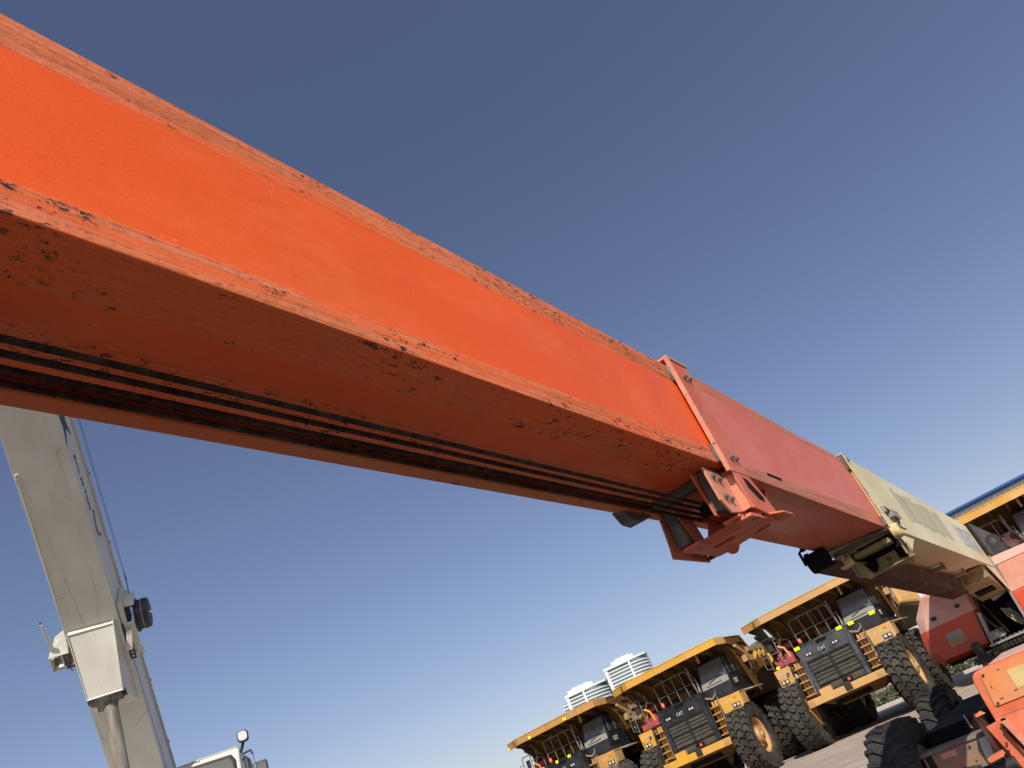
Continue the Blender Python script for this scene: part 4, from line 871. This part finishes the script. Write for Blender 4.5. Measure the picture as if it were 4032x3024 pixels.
for i, (x, y, lab) in enumerate(TL):
    o = tr0 if i == 0 else dup(tr0)
    o.location = tx*x+tyv*y; o.rotation_euler = (0, 0, -TAZ); tag(o, lab, 'haul truck', 'haul trucks parked in a row')
    trucks.append(o); WM[o.name] = M4.Translation(o.location) @ M4.Rotation(-TAZ, 4, 'Z')
def lab_on(tr, name, mat, boxes):
    for bx in boxes: MB().box(*bx).build(name, mat, tr, None, bevel=.006)
yl = lambda x, y, z, w_=.20, h=.10: (x-w_/2, x+w_/2, y-.012, y, z-h/2, z+h/2)
lab_on(trucks[0], 'yellow_reflector', m_yellowlab, [yl(-1.0, .04, 5.09, .14, .13), yl(1.25, -.02, 5.12, .18, .12), yl(-2.78, .62, 5.09, .10, .09), yl(-.3, .475, 3.66, .14, .13), yl(.45, .475, 3.66, .18, .12), yl(-1.15, .475, 3.64, .16, .12)])
lab_on(trucks[0], 'rust_patch', m_rust if False else m_tyd, [(1.46, 1.95, -.004, .06, 5.03, 5.337)])
lab_on(trucks[2], 'yellow_reflector', m_yellowlab, [yl(.88, .475, 3.65, .24, .13), yl(-1.06, .475, 3.62, .24, .13), yl(1.28, .97, 3.65, .24, .13), yl(2.22, .97, 3.66, .24, .13), yl(-2.2, .60, 3.27, .16, .10)])
# deeper, cleaner yellow on the second truck; paler and dustier on the first
def swap(o, a, c):
    for ch in o.children:
        if ch.type == 'MESH' and ch.data.materials and ch.data.materials[0] == a:
            ch.material_slots[0].link = 'OBJECT'; ch.material_slots[0].material = c
        swap(ch, a, c)
swap(trucks[1], m_ty, m_ty2); swap(trucks[0], m_ty, m_ty3); swap(trucks[2], m_ty, m_ty4); swap(trucks[0], m_rubber2, m_rubber3)
for tr_, k_ in zip(trucks, (.3, 1.7, .9, 2.4)):
    for ch in tr_.children:
        if ch.name.startswith('tyre'): ch.rotation_euler[0] += k_+ch.location.x
# the third truck's grille housing is bleached blue grey
for ch in trucks[2].children:
    if ch.name.startswith('radiator_housing'):
        for slot_o in [ch]+[c for c in ch.children if c.name.startswith('hood_lip')]:
            slot_o.data = slot_o.data.copy(); slot_o.data.materials.clear(); slot_o.data.materials.append(m_tbl)
        ch['label'] = 'blue-grey dust bleached radiator housing'

# ------------------------------------------------------------ white telescopic crane at the left
wv = V((sin(R(157.45))*cos(R(41.24)), cos(R(157.45))*cos(R(41.24)), sin(R(41.24))))
cxv = V((0, 0, 1)).cross(wv).normalized(); czv = cxv.cross(wv)          # x right, y up the boom, z out of the underside
P0 = V((-4.8887, 7.9276, 3.4717))
FC = frame_of(cxv, wv, czv, P0)
crane_az = R(157.45)
FK = M4.Translation(V((-4.12, 8.02, 0))) @ M4.Rotation(pi-crane_az+0, 4, 'Z')   # cab frame: x right, y back, z up
crane = root('mobile_crane', 'white mobile crane at the left with raised box boom and cab mirrors', 'crane', FK @ V((-.8, 2.0, 0)), pi-crane_az)
def cp(mb, name, mat, parent=None, **k): return mb.build(name, mat, parent or crane, FC, **k)
b = MB()
b.box(-.467, 0, -3.4, 7.0, -.014, 0); b.box(-.014, 0, -3.4, 7.0, -.46, -.014); b.box(-.467, -.453, -3.4, 7.0, -.46, -.014); b.box(-.467, 0, -3.4, 7.0, -.474, -.46)
cbm = cp(b, 'crane_boom', m_cw, bevel=.006)
b = MB(); b.box(-.48, .022, -3.4, 7.0, -.496, -.478)
cp(b, 'boom_top_flange', m_cw, cbm, bevel=.003)
b = MB(); b.box(.0005, .003, -3.4, 1.3, -.120, -.112); cp(b, 'side_seam', m_rust, cbm)
for y in (3.1, 2.35, 1.62, .7, -.1, 4.1): cp(MB().box(.020, .0265, y, y+.03, -.503, -.482), 'rust_spot', m_rust, cbm)
# weld beads of the reinforcement plates
def bead(pts, r=.009): return cp(MB().tube(pts, r, 6), 'weld_bead', m_cw, cbm, smooth=True)
z0 = .002
bead([(-.440, 3.38, z0), (-.452, 2.16, z0), (-.462, 1.75, z0)])
bead([(-.452, 2.16, z0), (-.365, 2.155, z0)])
bead([(-.452, 3.36, z0), (-.445, 3.405, z0), (-.425, 3.41, z0), (-.415, 3.37, z0)], .009)
bead([(-.415, 3.37, z0), (-.37, 2.9, z0), (-.31, 2.0, z0), (-.30, 1.86, z0), (-.285, 1.79, z0), (-.256, 1.757, z0), (-.22, 1.75, z0), (-.19, 1.77, z0), (-.165, 1.83, z0), (-.14, 2.0, z0), (-.121, 2.145, z0), (-.115, 2.4, z0)], .006)
bead([(-.121, 2.145, z0), (-.041, 2.143, z0)])
bead([(-.10, 3.48, z0), (-.09, 3.54, z0), (-.065, 3.56, z0), (-.045, 3.53, z0)], .006); bead([(-.09, 3.44, z0), (-.10, 3.05, z0)], .004)
bead([(-.07, 1.3, z0), (-.01, 1.15, z0)], .004); bead([(-.14, .55, z0), (-.02, .68, z0)], .004)
bead([(-.455, .75, z0), (-.44, .55, z0), (-.41, .48, z0), (-.37, .5, z0), (-.34, .7, z0)], .004)
# lift cylinder bracket with its bright front plate
b = MB()
A = [(-.452, 1.74, 0), (-.050, 1.74, 0), (-.050, 1.02, 0), (-.452, 1.02, 0)]
b.loft([(-.440, 1.785, .004), (-.036, 1.785, .004), (-.036, .85, .004), (-.440, .85, .004)], [(-.434, 1.768, .05), (-.041, 1.768, .05), (-.083, 1.215, .30), (-.375, 1.215, .30)])
brk = cp(b, 'cylinder_bracket', m_cw, bevel=.006)
b = MB(); b.hexa([(-.442, 1.785, .035), (-.434, 1.785, .035), (-.375, 1.20, .285), (-.383, 1.20, .285), (-.442, 1.795, .062), (-.434, 1.795, .062), (-.375, 1.20, .318), (-.383, 1.20, .318)])
b.hexa([(-.041, 1.80, .035), (-.033, 1.80, .035), (-.075, 1.20, .285), (-.083, 1.20, .285), (-.041, 1.83, .062), (-.033, 1.83, .062), (-.075, 1.20, .318), (-.083, 1.20, .318)])
b.box(-.434, -.041, 1.768, 1.778, .0, .058)
b.box(-.385, -.073, 1.20, 1.212, .27, .32)
cp(b, 'plate_edges', m_cw, brk, bevel=.003)
b = MB(); b.lathe([(-.375, .060), (-.10, .060)], (0, 1.13, .23), 'x', 24); b.box(-.33, -.16, 1.03, 1.20, .17, .29)
cp(b, 'trunnion', m_cdirt, brk, smooth=True)
b = MB(); b.lathe([(-.10, .045), (-.07, .045)], (0, 1.13, .22), 'x', 16); b.lathe([(-.40, .04), (-.375, .04)], (0, 1.13, .22), 'x', 16); cp(b, 'trunnion_pin', m_black, brk)
dcy = V((.02, -.424, .36)).normalized()
cy = MB().tube([V((-.225, 1.10, .24))+dcy*t_ for t_ in (.05, .10, .12, 3.6)], .060, 24, .068)
cp(cy, 'lift_cylinder', m_cylgrey, crane, smooth=True)
b = MB(); b.lathe([(-.27, .055), (-.18, .055)], (0, 1.06, .27), 'x', 16); cp(b, 'cylinder_eye', m_cdirt, brk, smooth=True)
# left arm bracket with raised pin
b = MB(); b.hexa([(-.467, 1.80, -.04), (-.56, 1.75, -.04), (-.56, 1.75, -.03), (-.467, 1.80, -.03), (-.467, 1.60, .05), (-.635, 1.60, .05), (-.635, 1.60, .06), (-.467, 1.60, .06)])
b.box(-.640, -.632, 1.44, 1.60, -.14, .055); b.box(-.632, -.54, 1.44, 1.448, -.14, .055); b.box(-.54, -.532, 1.44, 1.60, -.14, .055)
arm = cp(b, 'side_bracket', m_cw, crane, bevel=.003)
cp(MB().box(-.631, -.541, 1.449, 1.60, -.14, -.05), 'bracket_cavity', m_cdirt, arm)
cp(MB().prism([(-.532, 1.60), (-.467, 1.62), (-.467, 1.46), (-.50, 1.42), (-.532, 1.44)], 'z', -.03, -.02), 'bracket_web', m_cdirt, arm)
b = MB(); b.tube([(-.59, 1.60, .02), (-.605, 1.80, .03), (-.615, 1.95, .035)], .020, 10, .012); b.box(-.63, -.56, 1.575, 1.625, .0, .04)
cp(b, 'raised_pin', m_cw, arm, bevel=.003)
cp(MB().tube([(-.615, 1.93, .030), (-.618, 1.975, .036)], .013, 8, .004), 'pin_tip', m_black, arm)
b = MB(); b.lathe([(.035, .017), (.05, .017)], (-.61, 1.59, 0), 'z', 12); cp(b, 'pivot_bolt', m_chrome, arm)
b = MB(); b.tube([(-.53, 1.44, -.05), (-.515, 1.37, -.04), (-.505, 1.35, -.04)], .007, 6); b.box(-.54, -.46, 1.405, 1.415, -.1, .0); b.prism([(-.53, 1.60), (-.50, 1.62), (-.49, 1.48), (-.50, 1.44), (-.53, 1.45)], 'z', -.03, .02)
cp(b, 'latch', m_cdirt, arm, bevel=.002)
# winch and drum on the right side
b = MB(); b.box(.003, .05, 1.55, 1.90, -.40, -.05); b.box(.05, .085, 1.70, 1.88, -.36, -.30); w1 = cp(b, 'winch_mount', m_cw, crane, bevel=.006)
cp(MB().box(.004, .065, 1.62, 1.80, -.28, -.08), 'winch_cavity', m_navy, w1)
b = MB(); b.box(.05, .14, 1.82, 1.87, -.30, -.10); cp(b, 'winch_arm', m_cw, w1, bevel=.004)
b = MB(); b.lathe([(.115, .165), (.135, .165), (.136, .145), (.185, .145), (.186, .150), (.235, .145), (.24, .13)], (0, 1.65, -.20), 'x', 36)
dr = cp(b, 'cable_drum', m_navy, crane, smooth=True)
cp(MB().lathe([(.183, .152), (.190, .152)], (0, 1.65, -.20), 'x', 36), 'drum_band', m_beige, dr, smooth=True)
cp(MB().lathe([(.24, .012), (.262, .009)], (0, 1.65, -.20), 'x', 10), 'drum_axle', m_chrome, dr)
b = MB(); b.box(.015, .115, 1.33, 1.68, -.06, -.045); b.box(.10, .125, 1.30, 1.36, -.07, -.04)
bp_ = cp(b, 'bracket_plate', m_cw, crane, bevel=.003)
cp(MB().box(.005, .014, 1.30, 1.68, -.08, -.01), 'bracket_side', m_black, bp_)
cp(MB().hexa([(.0, 1.45, .06), (.05, 1.45, .06), (.085, 1.63, .0), (.03, 1.62, .0), (.0, 1.45, .072), (.05, 1.45, .072), (.085, 1.63, .012), (.03, 1.62, .012)]), 'bright_tab', m_cw, bp_)
b = MB(); b.hexa([(.008, 1.30, -.03), (.052, 1.30, -.03), (.045, 1.45, -.02), (.012, 1.45, -.02), (.008, 1.30, -.01), (.052, 1.30, -.01), (.045, 1.45, 0), (.012, 1.45, 0)]); pk = cp(b, 'plug_strip', m_black, bp_)
for y in (1.33, 1.37, 1.41): cp(MB().box(.018, .040, y, y+.018, -.008, .003), 'white_mark', m_labelwhite, pk)
b = MB()
for x, z in ((.060, -.50), (.068, -.515)): b.tube([(x, 1.9, z), (x, 7.0, z)], .0016, 6)
b.tube([(.10, 1.86, -.25), (.07, 2.0, -.50)], .004, 6)
cp(b, 'hoist_rope', m_navy, crane)
# lettering on the side plate
b = MB()
pts = [(3.96, -.01), (3.80, -.13), (3.93, -.30), (3.74, -.235), (3.585, -.30), (3.69, -.165), (3.56, -.015), (3.72, -.085)]
b.prism([(y, z) for y, z in pts], 'x', .0005, .0035)
cp(b, 'painted_star', m_letter, cbm)
text('capacity_lettering', 'SWL 30 TON', .098, m_letter, crane, (.002, 3.14, -.18), (0, -1, 0), (0, 0, -1), FC, depth=.001, sx=1.0)
b = MB(); b.tube([(.006, 2.78, -.27), (.006, 2.74, -.21), (.006, 2.66, -.18), (.006, 2.59, -.19), (.006, 2.55, -.27)], .007, 6); cp(b, 'loose_hose', m_steel, cbm)
b = MB(); b.lathe([(.0005, .018), (.006, .018)], (0, 2.80, -.28), 'x', 10); b.lathe([(.0005, .018), (.006, .018)], (0, 2.55, -.29), 'x', 10); cp(b, 'hose_clip', m_rust, cbm)
# cab
def kp(mb, name, mat, parent=None, **k): return mb.build(name, mat, parent or crane, FK, **k)
cabc = kp(MB().prism([(0, 1.7), (0, 3.05), (.02, 3.30), (.10, 3.385), (1.45, 3.385), (1.55, 3.2), (1.55, 1.7)], 'x', -.74, 0), 'crane_cab', m_cw, bevel=.025)
b = MB(); b.prism([(-.70, 2.3), (-.045, 2.3), (-.045, 3.26), (-.075, 3.315), (-.70, 3.335)], 'y', -.016, .03); kp(b, 'window_seal', m_black, cabc, bevel=.012)
b = MB(); b.prism([(-.68, 2.33), (-.075, 2.33), (-.075, 3.23), (-.10, 3.285), (-.68, 3.305)], 'y', -.020, -.012); kp(b, 'front_window', m_glass, cabc)
b = MB(); b.box(-.73, -.01, .10, 1.5, 3.386, 3.394); kp(b, 'roof_lip', m_cw, cabc, bevel=.004)
for x in (-.52, -.42): kp(MB().box(x, x+.05, -.0195, -.010, 3.345, 3.352), 'rust_spot', m_rust, cabc)
b = MB(); b.tube([(.015, .0, 3.30), (.04, -.02, 3.34), (.06, -.05, 3.38)], .015, 8); b.tube([(.03, 0, 3.28), (.115, -.03, 3.285), (.125, -.03, 3.25), (.15, -.04, 2.7)], .011, 8)
b.tube([(.02, 0, 3.22), (.05, -.01, 3.25), (.09, -.02, 3.20), (.11, -.02, 2.8)], .010, 8); b.tube([(.04, 0, 3.25), (.045, 0, 2.6)], .008, 8); b.tube([(.07, 0, 3.22), (.075, 0, 2.6)], .010, 8)
mf = kp(b, 'mirror_frame', m_mirback, crane, smooth=True)
kp(MB().tube([(.13, -.12, 3.22), (.165, -.13, 2.7)], .009, 8), 'bright_rod', m_chrome, mf)
def rrect(x0, x1, z0, z1, r, n=5):
    out = []
    for (cx, cz, a0) in ((x1-r, z1-r, 0), (x0+r, z1-r, 90), (x0+r, z0+r, 180), (x1-r, z0+r, 270)):
        for k in range(n+1): a = R(a0+90*k/n); out.append((cx+r*cos(a), cz+r*sin(a)))
    return out
mh = kp(MB().prism(rrect(.012, .124, 3.375, 3.490, .036), 'y', -.10, -.04), 'lamp_mirror', m_mirback, mf, bevel=.012)
kp(MB().prism(rrect(.024, .112, 3.387, 3.478, .030), 'y', -.106, -.098), 'mirror_face', m_mirror, mh, bevel=.003)
mh = kp(MB().prism(rrect(.095, .255, 2.86, 3.145, .03), 'y', -.10, -.05), 'side_mirror', m_mirback, mf, bevel=.01)
kp(MB().prism(rrect(.113, .238, 2.88, 3.125, .02), 'y', -.106, -.098), 'mirror_face', m_glass, mh)
# upper structure and carrier below the frame
kp(MB().prism([(0.2, 1.3), (3.4, 1.3), (3.9, 1.9), (3.6, 2.6), (1.6, 2.3), (.2, 1.7)], 'x', -1.9, -.76).box(-2.6, .1, .1, 3.0, 1.15, 1.32), 'upper_structure', m_cw, bevel=.03)
kp(MB().box(-2.7, .2, -2.6, 5.6, .75, 1.15), 'carrier_deck', m_cw, bevel=.03)
for y in (-1.5, 4.2):
    for x in (-2.5, 0): kp(MB().lathe([(x-.22, .30), (x-.25, .5), (x-.2, .60), (x+.2, .60), (x+.25, .5), (x+.22, .30)], (0, y, .6), 'x', 32), 'tyre', m_rubber, crane, smooth=True)

# ------------------------------------------------------------ ground
m = bpy.data.materials.new('block paving'); m.use_nodes = True; t = m.node_tree; N = t.nodes; L = t.links; bb = N['Principled BSDF']
tc = N.new('ShaderNodeTexCoord'); mp = N.new('ShaderNodeMapping'); mp.inputs['Rotation'].default_value = (0, 0, R(26.5)); L.new(tc.outputs['Object'], mp.inputs[0])
br = N.new('ShaderNodeTexBrick'); br.inputs['Scale'].default_value = 1.0; br.inputs['Brick Width'].default_value = .22; br.inputs['Row Height'].default_value = .11; br.inputs['Mortar Size'].default_value = .006
br.inputs['Color1'].default_value = (.40, .305, .24, 1); br.inputs['Color2'].default_value = (.30, .235, .20, 1); br.inputs['Mortar'].default_value = (.17, .14, .12, 1); L.new(mp.outputs[0], br.inputs['Vector'])
def nz(s, d, vec=None):
    n = N.new('ShaderNodeTexNoise'); n.inputs['Scale'].default_value = s; n.inputs['Detail'].default_value = d; L.new(vec or tc.outputs['Object'], n.inputs['Vector']); return n.outputs['Fac']
def mr(s, a, c):
    r = N.new('ShaderNodeMapRange'); r.inputs[1].default_value = a; r.inputs[2].default_value = c; L.new(s, r.inputs[0]); return r.outputs[0]
def mx(f, a, c):
    x = N.new('ShaderNodeMix'); x.data_type = 'RGBA'; L.new(f, x.inputs[0])
    for i, q in ((6, a), (7, c)):
        if isinstance(q, tuple): x.inputs[i].default_value = (*q, 1)
        else: L.new(q, x.inputs[i])
    return x.outputs[2]
mp2 = N.new('ShaderNodeMapping'); mp2.inputs['Rotation'].default_value = (0, 0, R(-20)); mp2.inputs['Scale'].default_value = (.35, 1.6, 1); L.new(tc.outputs['Object'], mp2.inputs[0])
c = mx(mr(nz(1.2, 8, mp2.outputs[0]), .42, .68), br.outputs['Color'], (.50, .43, .34))
c = mx(mr(nz(2.1, 7, mp2.outputs[0]), .56, .74), c, (.20, .165, .145))
c = mx(mr(nz(.25, 3), .45, .62), c, (.38, .28, .22))
L.new(c, bb.inputs['Base Color']); bb.inputs['Roughness'].default_value = .85
bn = N.new('ShaderNodeBump'); bn.inputs['Strength'].default_value = .4; bn.inputs['Distance'].default_value = .01; L.new(br.outputs['Fac'], bn.inputs['Height']); bn.invert = True; L.new(bn.outputs[0], bb.inputs['Normal'])
m_pave = m
m_dimground = paint('dark unseen ground', (.12, .11, .10), .9, var=.2, vscale=.6, dust=(.16, .14, .115), dust_amt=.4, dscale=.7, bump=.3, bscale=90)  # invented dark tone, keeps bounce light off the boom underside
m_sand = paint('sandy ground', (.32, .27, .20), .9, var=.12, vscale=.3, dust=(.38, .33, .25), dust_amt=.4, dscale=.5)
tag(MB().box(-2500, 2500, -1500, 3500, -.5, -.06).build('ground', m_sand), kind='structure')
b = MB(); fr = M4.Rotation(-TAZ, 4, 'Z')
tag(MB().box(-70, 60, 13.5, 47.0, -.055, 0.0).build('pavement', m_pave, None, fr), kind='structure')
tag(MB().box(-70, 60, -45, 13.5, -.055, -.004).build('unseen_dark_ground', m_dimground, None, fr), kind='structure')  # dark ground added out of view to cut light bounced onto the boom
tag(MB().box(-70, 60, 47.0, 47.25, -.05, .16).build('kerb', m_kerb, None, fr, bevel=.02), kind='structure')
tag(MB().box(-70, 60, 47.25, 49.5, -.05, .06).build('planting_bed', m_sand, None, fr), kind='structure')

# ------------------------------------------------------------ hedge, wall, trees
def leafmat(name, a, c):
    m = bpy.data.materials.new(name); m.use_nodes = True; t = m.node_tree; N = t.nodes; L = t.links; q = N['Principled BSDF']
    oi = N.new('ShaderNodeNewGeometry'); mm_ = N.new('ShaderNodeMix'); mm_.data_type = 'RGBA'; L.new(oi.outputs['Random Per Island'], mm_.inputs[0])
    mm_.inputs[6].default_value = (*a, 1); mm_.inputs[7].default_value = (*c, 1); L.new(mm_.outputs[2], q.inputs['Base Color']); q.inputs['Roughness'].default_value = .6
    return m
m_leaf = leafmat('tree leaves', (.05, .085, .03), (.14, .17, .07)); m_hedge = leafmat('hedge leaves', (.035, .05, .02), (.10, .105, .05))
rnd = random.Random(3)
def leaves(b, centers, n, size):
    for _ in range(n):
        cx, cy, cz, rx, ry, rz = rnd.choice(centers)
        while True:
            u = V((rnd.uniform(-1, 1), rnd.uniform(-1, 1), rnd.uniform(-1, 1)))
            if .25 < u.length < 1: break
        p = V((cx+u.x*rx, cy+u.y*ry, cz+u.z*rz)); d = V((rnd.gauss(0, 1), rnd.gauss(0, 1), rnd.gauss(0, .7))).normalized(); e_ = d.orthogonal().normalized(); s = size*rnd.uniform(.6, 1.4)
        b.add([p-d*s, p+e_*s*.45, p+d*s, p-e_*s*.45], [(0, 1, 2, 3)])
    return b
def tree(loc, h, r, label, n=2600, lf=.16):
    t = root('tree', label, 'tree', loc)
    b = MB(); b.tube([(0, 0, 0), (.05, 0, h*.3), (-.05, .1, h*.55), (.05, .1, h*.75)], .19, 10, .06)
    for k in range(6):
        a = k*1.05; b.tube([(0, .05, h*(.38+.05*k)), (cos(a)*r*.35, sin(a)*r*.35, h*(.5+.05*k)), (cos(a)*r*.75, sin(a)*r*.75, h*(.62+.05*k))], .06, 6, .02)
    b.build('trunk', m_bark, t)
    cs = [(cos(a)*r*.55*rnd.uniform(.5, 1), sin(a)*r*.55*rnd.uniform(.5, 1), h*rnd.uniform(.55, .86), r*.5, r*.5, h*.13) for a in [k*.55 for k in range(12)]]+[(0, 0, h*.84, r*.45, r*.45, h*.13)]
    leaves(MB(), cs, n, lf).build('crown', m_leaf, t)
    return t
def at(az, dist, z=0): return (sin(R(az))*dist, cos(R(az))*dist, z)
tree(at(7.75, 75), 8.2, 1.7, 'small green tree top showing between two yellow haul trucks')
tree(at(20.6, 62), 4.6, 2.0, 'palm green shrub tree by the beige wall, seen under the lift hood', 1800, .14)
hp = fr @ V((0, 0, 0))
cs = []
for i in range(64): cs.append((-34+i*.75+rnd.uniform(-.2, .2), 48.2+rnd.uniform(-.25, .25), .42+rnd.uniform(-.1, .15), .6, .55, .45))
hg = leaves(MB(), cs, 30000, .075).build('hedge', m_hedge, None, fr)
tag(hg, 'low clipped green hedge along the kerb behind the haul trucks', 'hedge', kind='stuff')
wl = root('boundary_wall', 'low beige plastered boundary wall behind the hedge', 'wall', fr @ V((0, 51, 0)), -TAZ)
MB().box(-9, 55, 50.8, 51.0, 0, 1.25).build('wall_panel', m_wall, wl, fr)
b = MB(); b.box(-9, 55, 50.76, 51.04, 1.25, 1.32); b.build('coping', m_kerb, wl, fr)
b = MB(); [b.box(x, x+.35, 50.72, 51.08, 0, 1.36) for x in range(-9, 55, 5)]; b.build('piers', m_wall, wl, fr)
# bollard cone by the third truck's wheel
cn = root('traffic_cone', 'small orange traffic cone beside the tyre of a haul truck', 'traffic cone', fr @ V((-11.75, 36.2, 0)), 0)
MB().lathe([(.04, .15), (.62, .035), (.66, .02)], (0, 0, 0), 'z', 20).build('cone_body', m_cone, cn, None, smooth=True)
MB().box(-.19, .19, -.19, .19, 0, .04).build('cone_base', m_cone, cn, None, bevel=.01)
MB().lathe([(.30, .108), (.42, .086)], (0, 0, 0), 'z', 20).build('white_band', m_labelwhite, cn, None)

# ------------------------------------------------------------ industrial shed with a blue roof edge
SH = fr
shed = root('industrial_shed', 'white corrugated shed with blue roof edge behind the haul trucks', 'shed', fr @ V((20, 72, 0)), -TAZ)
sx0, sx1, sy = -13.5, 60, 72.0
b = MB(); n = int((sx1-sx0)/.45)
for i in range(n):
    x = sx0+i*.45; b.add([(x, sy, 0), (x+.30, sy, 0), (x+.34, sy+.05, 0), (x+.41, sy+.05, 0), (x+.45, sy, 0), (x, sy, 9.79), (x+.30, sy, 9.79), (x+.34, sy+.05, 9.79), (x+.41, sy+.05, 9.79), (x+.45, sy, 9.79)], [(j, j+1, j+6, j+5) for j in range(4)])
b.box(sx0, sx0+.1, sy+.06, sy+30, 0, 9.79)
b.build('wall_sheet', m_shed, shed, fr)
b = MB(); b.box(sx0-.3, sx1, sy-.35, sy+.1, 9.80, 9.92); b.box(sx0-.3, sx1, sy-.50, sy-.2, 9.95, 10.12); b.loft([(sx0-.3, sy-.45, 9.97), (sx1, sy-.45, 9.97), (sx1, sy+16, 11.4), (sx0-.3, sy+16, 11.4)], [(sx0-.3, sy-.45, 9.93), (sx1, sy-.45, 9.93), (sx1, sy+16, 11.3), (sx0-.3, sy+16, 11.3)])
b.build('roof_trim', m_trim, shed, fr)

# ------------------------------------------------------------ two far towers
def tower(az0, az1, azm, el, dist, label, roofw, left_wing):
    base = V(at((az0+az1)/2, dist)); rz = -R((az0+az1)/2+6)
    t = root('residential_tower', label, 'tower', base, rz, 'round white residential towers')
    F_ = M4.Translation(base) @ M4.Rotation(rz, 4, 'Z')
    k = dist*pi/180; W_ = (az1-az0)*k; H = 1.6+dist*math.tan(R(el)); xm = (azm-(az0+az1)/2)*k; x0 = -W_/2; x1 = W_/2
    D_ = 26
    def plan(grow):
        pts = [(x0-grow, -grow), (xm, -grow)]
        for i in range(10):
            a = R(90*i/9); pts.append((xm+(x1-xm)*1.12*sin(a)+grow*sin(a), -grow*cos(a)+D_*.9*(1-cos(a))))
        pts += [(x1*1.0+grow, D_), (x0-grow, D_)]
        return pts
    MB().prism(plan(-.9), 'z', 0, H-2).build('glass_walls', m_tg, t, F_)
    fl = 3.1; n = int((H-2)/fl); b = MB()
    for i in range(n): b.prism(plan(0), 'z', H-4.6-i*fl-1.1, H-4.6-i*fl)
    b.build('floor_bands', m_tw, t, F_)
    b = MB(); b.box(x0-1, x0+2.0, -1.0, 3, 0, H-1); b.box(xm-1.1, xm+1.1, -1.0, 3, 0, H-1.2); b.build('pilasters', m_tw, t, F_)
    b = MB(); b.loft([(x0-1.4, -1.5, H-2.6), (xm, -1.5, H-2.4), (x1+1, D_*.3, H-1), (x1+1, D_, H-1), (x0-1.4, D_, H-1)], [(x0-1.4, -1.5, H), (xm, -1.5, H), (x1+1.5, D_*.3, H+.6), (x1+1.5, D_, H+.6), (x0-1.4, D_, H)]); b.build('roof_slab', m_tw, t, F_)
    a0, a1 = roofw; bx = MB(); bx.box(x0+W_*a0, x0+W_*a1, 4, 20, H-.5, H+3.4); bx.box(x0+W_*(a0+.12), x0+W_*(a1-.1), 6, 18, H+3.4, H+4.6)
    for q in range(3): bx.box(x0+W_*(a0+.15+q*.15), x0+W_*(a0+.17+q*.15), 8, 9, H+4, H+5.6)
    bx.build('roof_plant_room', m_tw, t, F_)
    if left_wing:
        b = MB(); b.box(x0-6.5, x0-1.2, 4, 20, 0, H-6); b.build('side_wing', m_tg, t, F_)
        b = MB(); [b.box(x0-7.2, x0-1.1, 3.2, 20, H-7-i*fl-1.3, H-7-i*fl) for i in range(n-2)]; b.build('side_wing_bands', m_tw, t, F_)
tower(-5.45, -2.55, -4.2, 6.55, 800, 'left white tower with stepped side wing, above the leftmost haul truck', (.05, .72), True)
tower(-2.25, .75, -.45, 7.15, 790, 'right and taller white tower rising behind the second haul truck', (.18, .75), False)
tp = root('podium_block', 'teal glazed link block between the two white towers', 'building', at(-2.3, 812), R(2))
F_ = M4.Translation(V(at(-2.3, 812))) @ M4.Rotation(R(2), 4, 'Z')
MB().prism([(-12, 0), (12, 0), (12, 84), (-3, 80), (-12, 72)], 'y', 0, 20).build('glazed_wall', m_teal, tp, F_)
b = MB(); b.hexa([(-12.5, -.6, 71.5), (-3, -.6, 80), (-3, 20, 80), (-12.5, 20, 71.5), (-12.5, -.6, 73.5), (-3, -.6, 82), (-3, 20, 82), (-12.5, 20, 73.5)]); b.box(3, 4.5, -.8, 1, 0, 86)
for i in range(24): b.box(-12, 12, -.25, 0, 2+i*3.45, 2.3+i*3.45)
b.build('white_frames', m_tw, tp, F_)

sc.cycles.max_bounces = 8
bpy.context.view_layer.update()
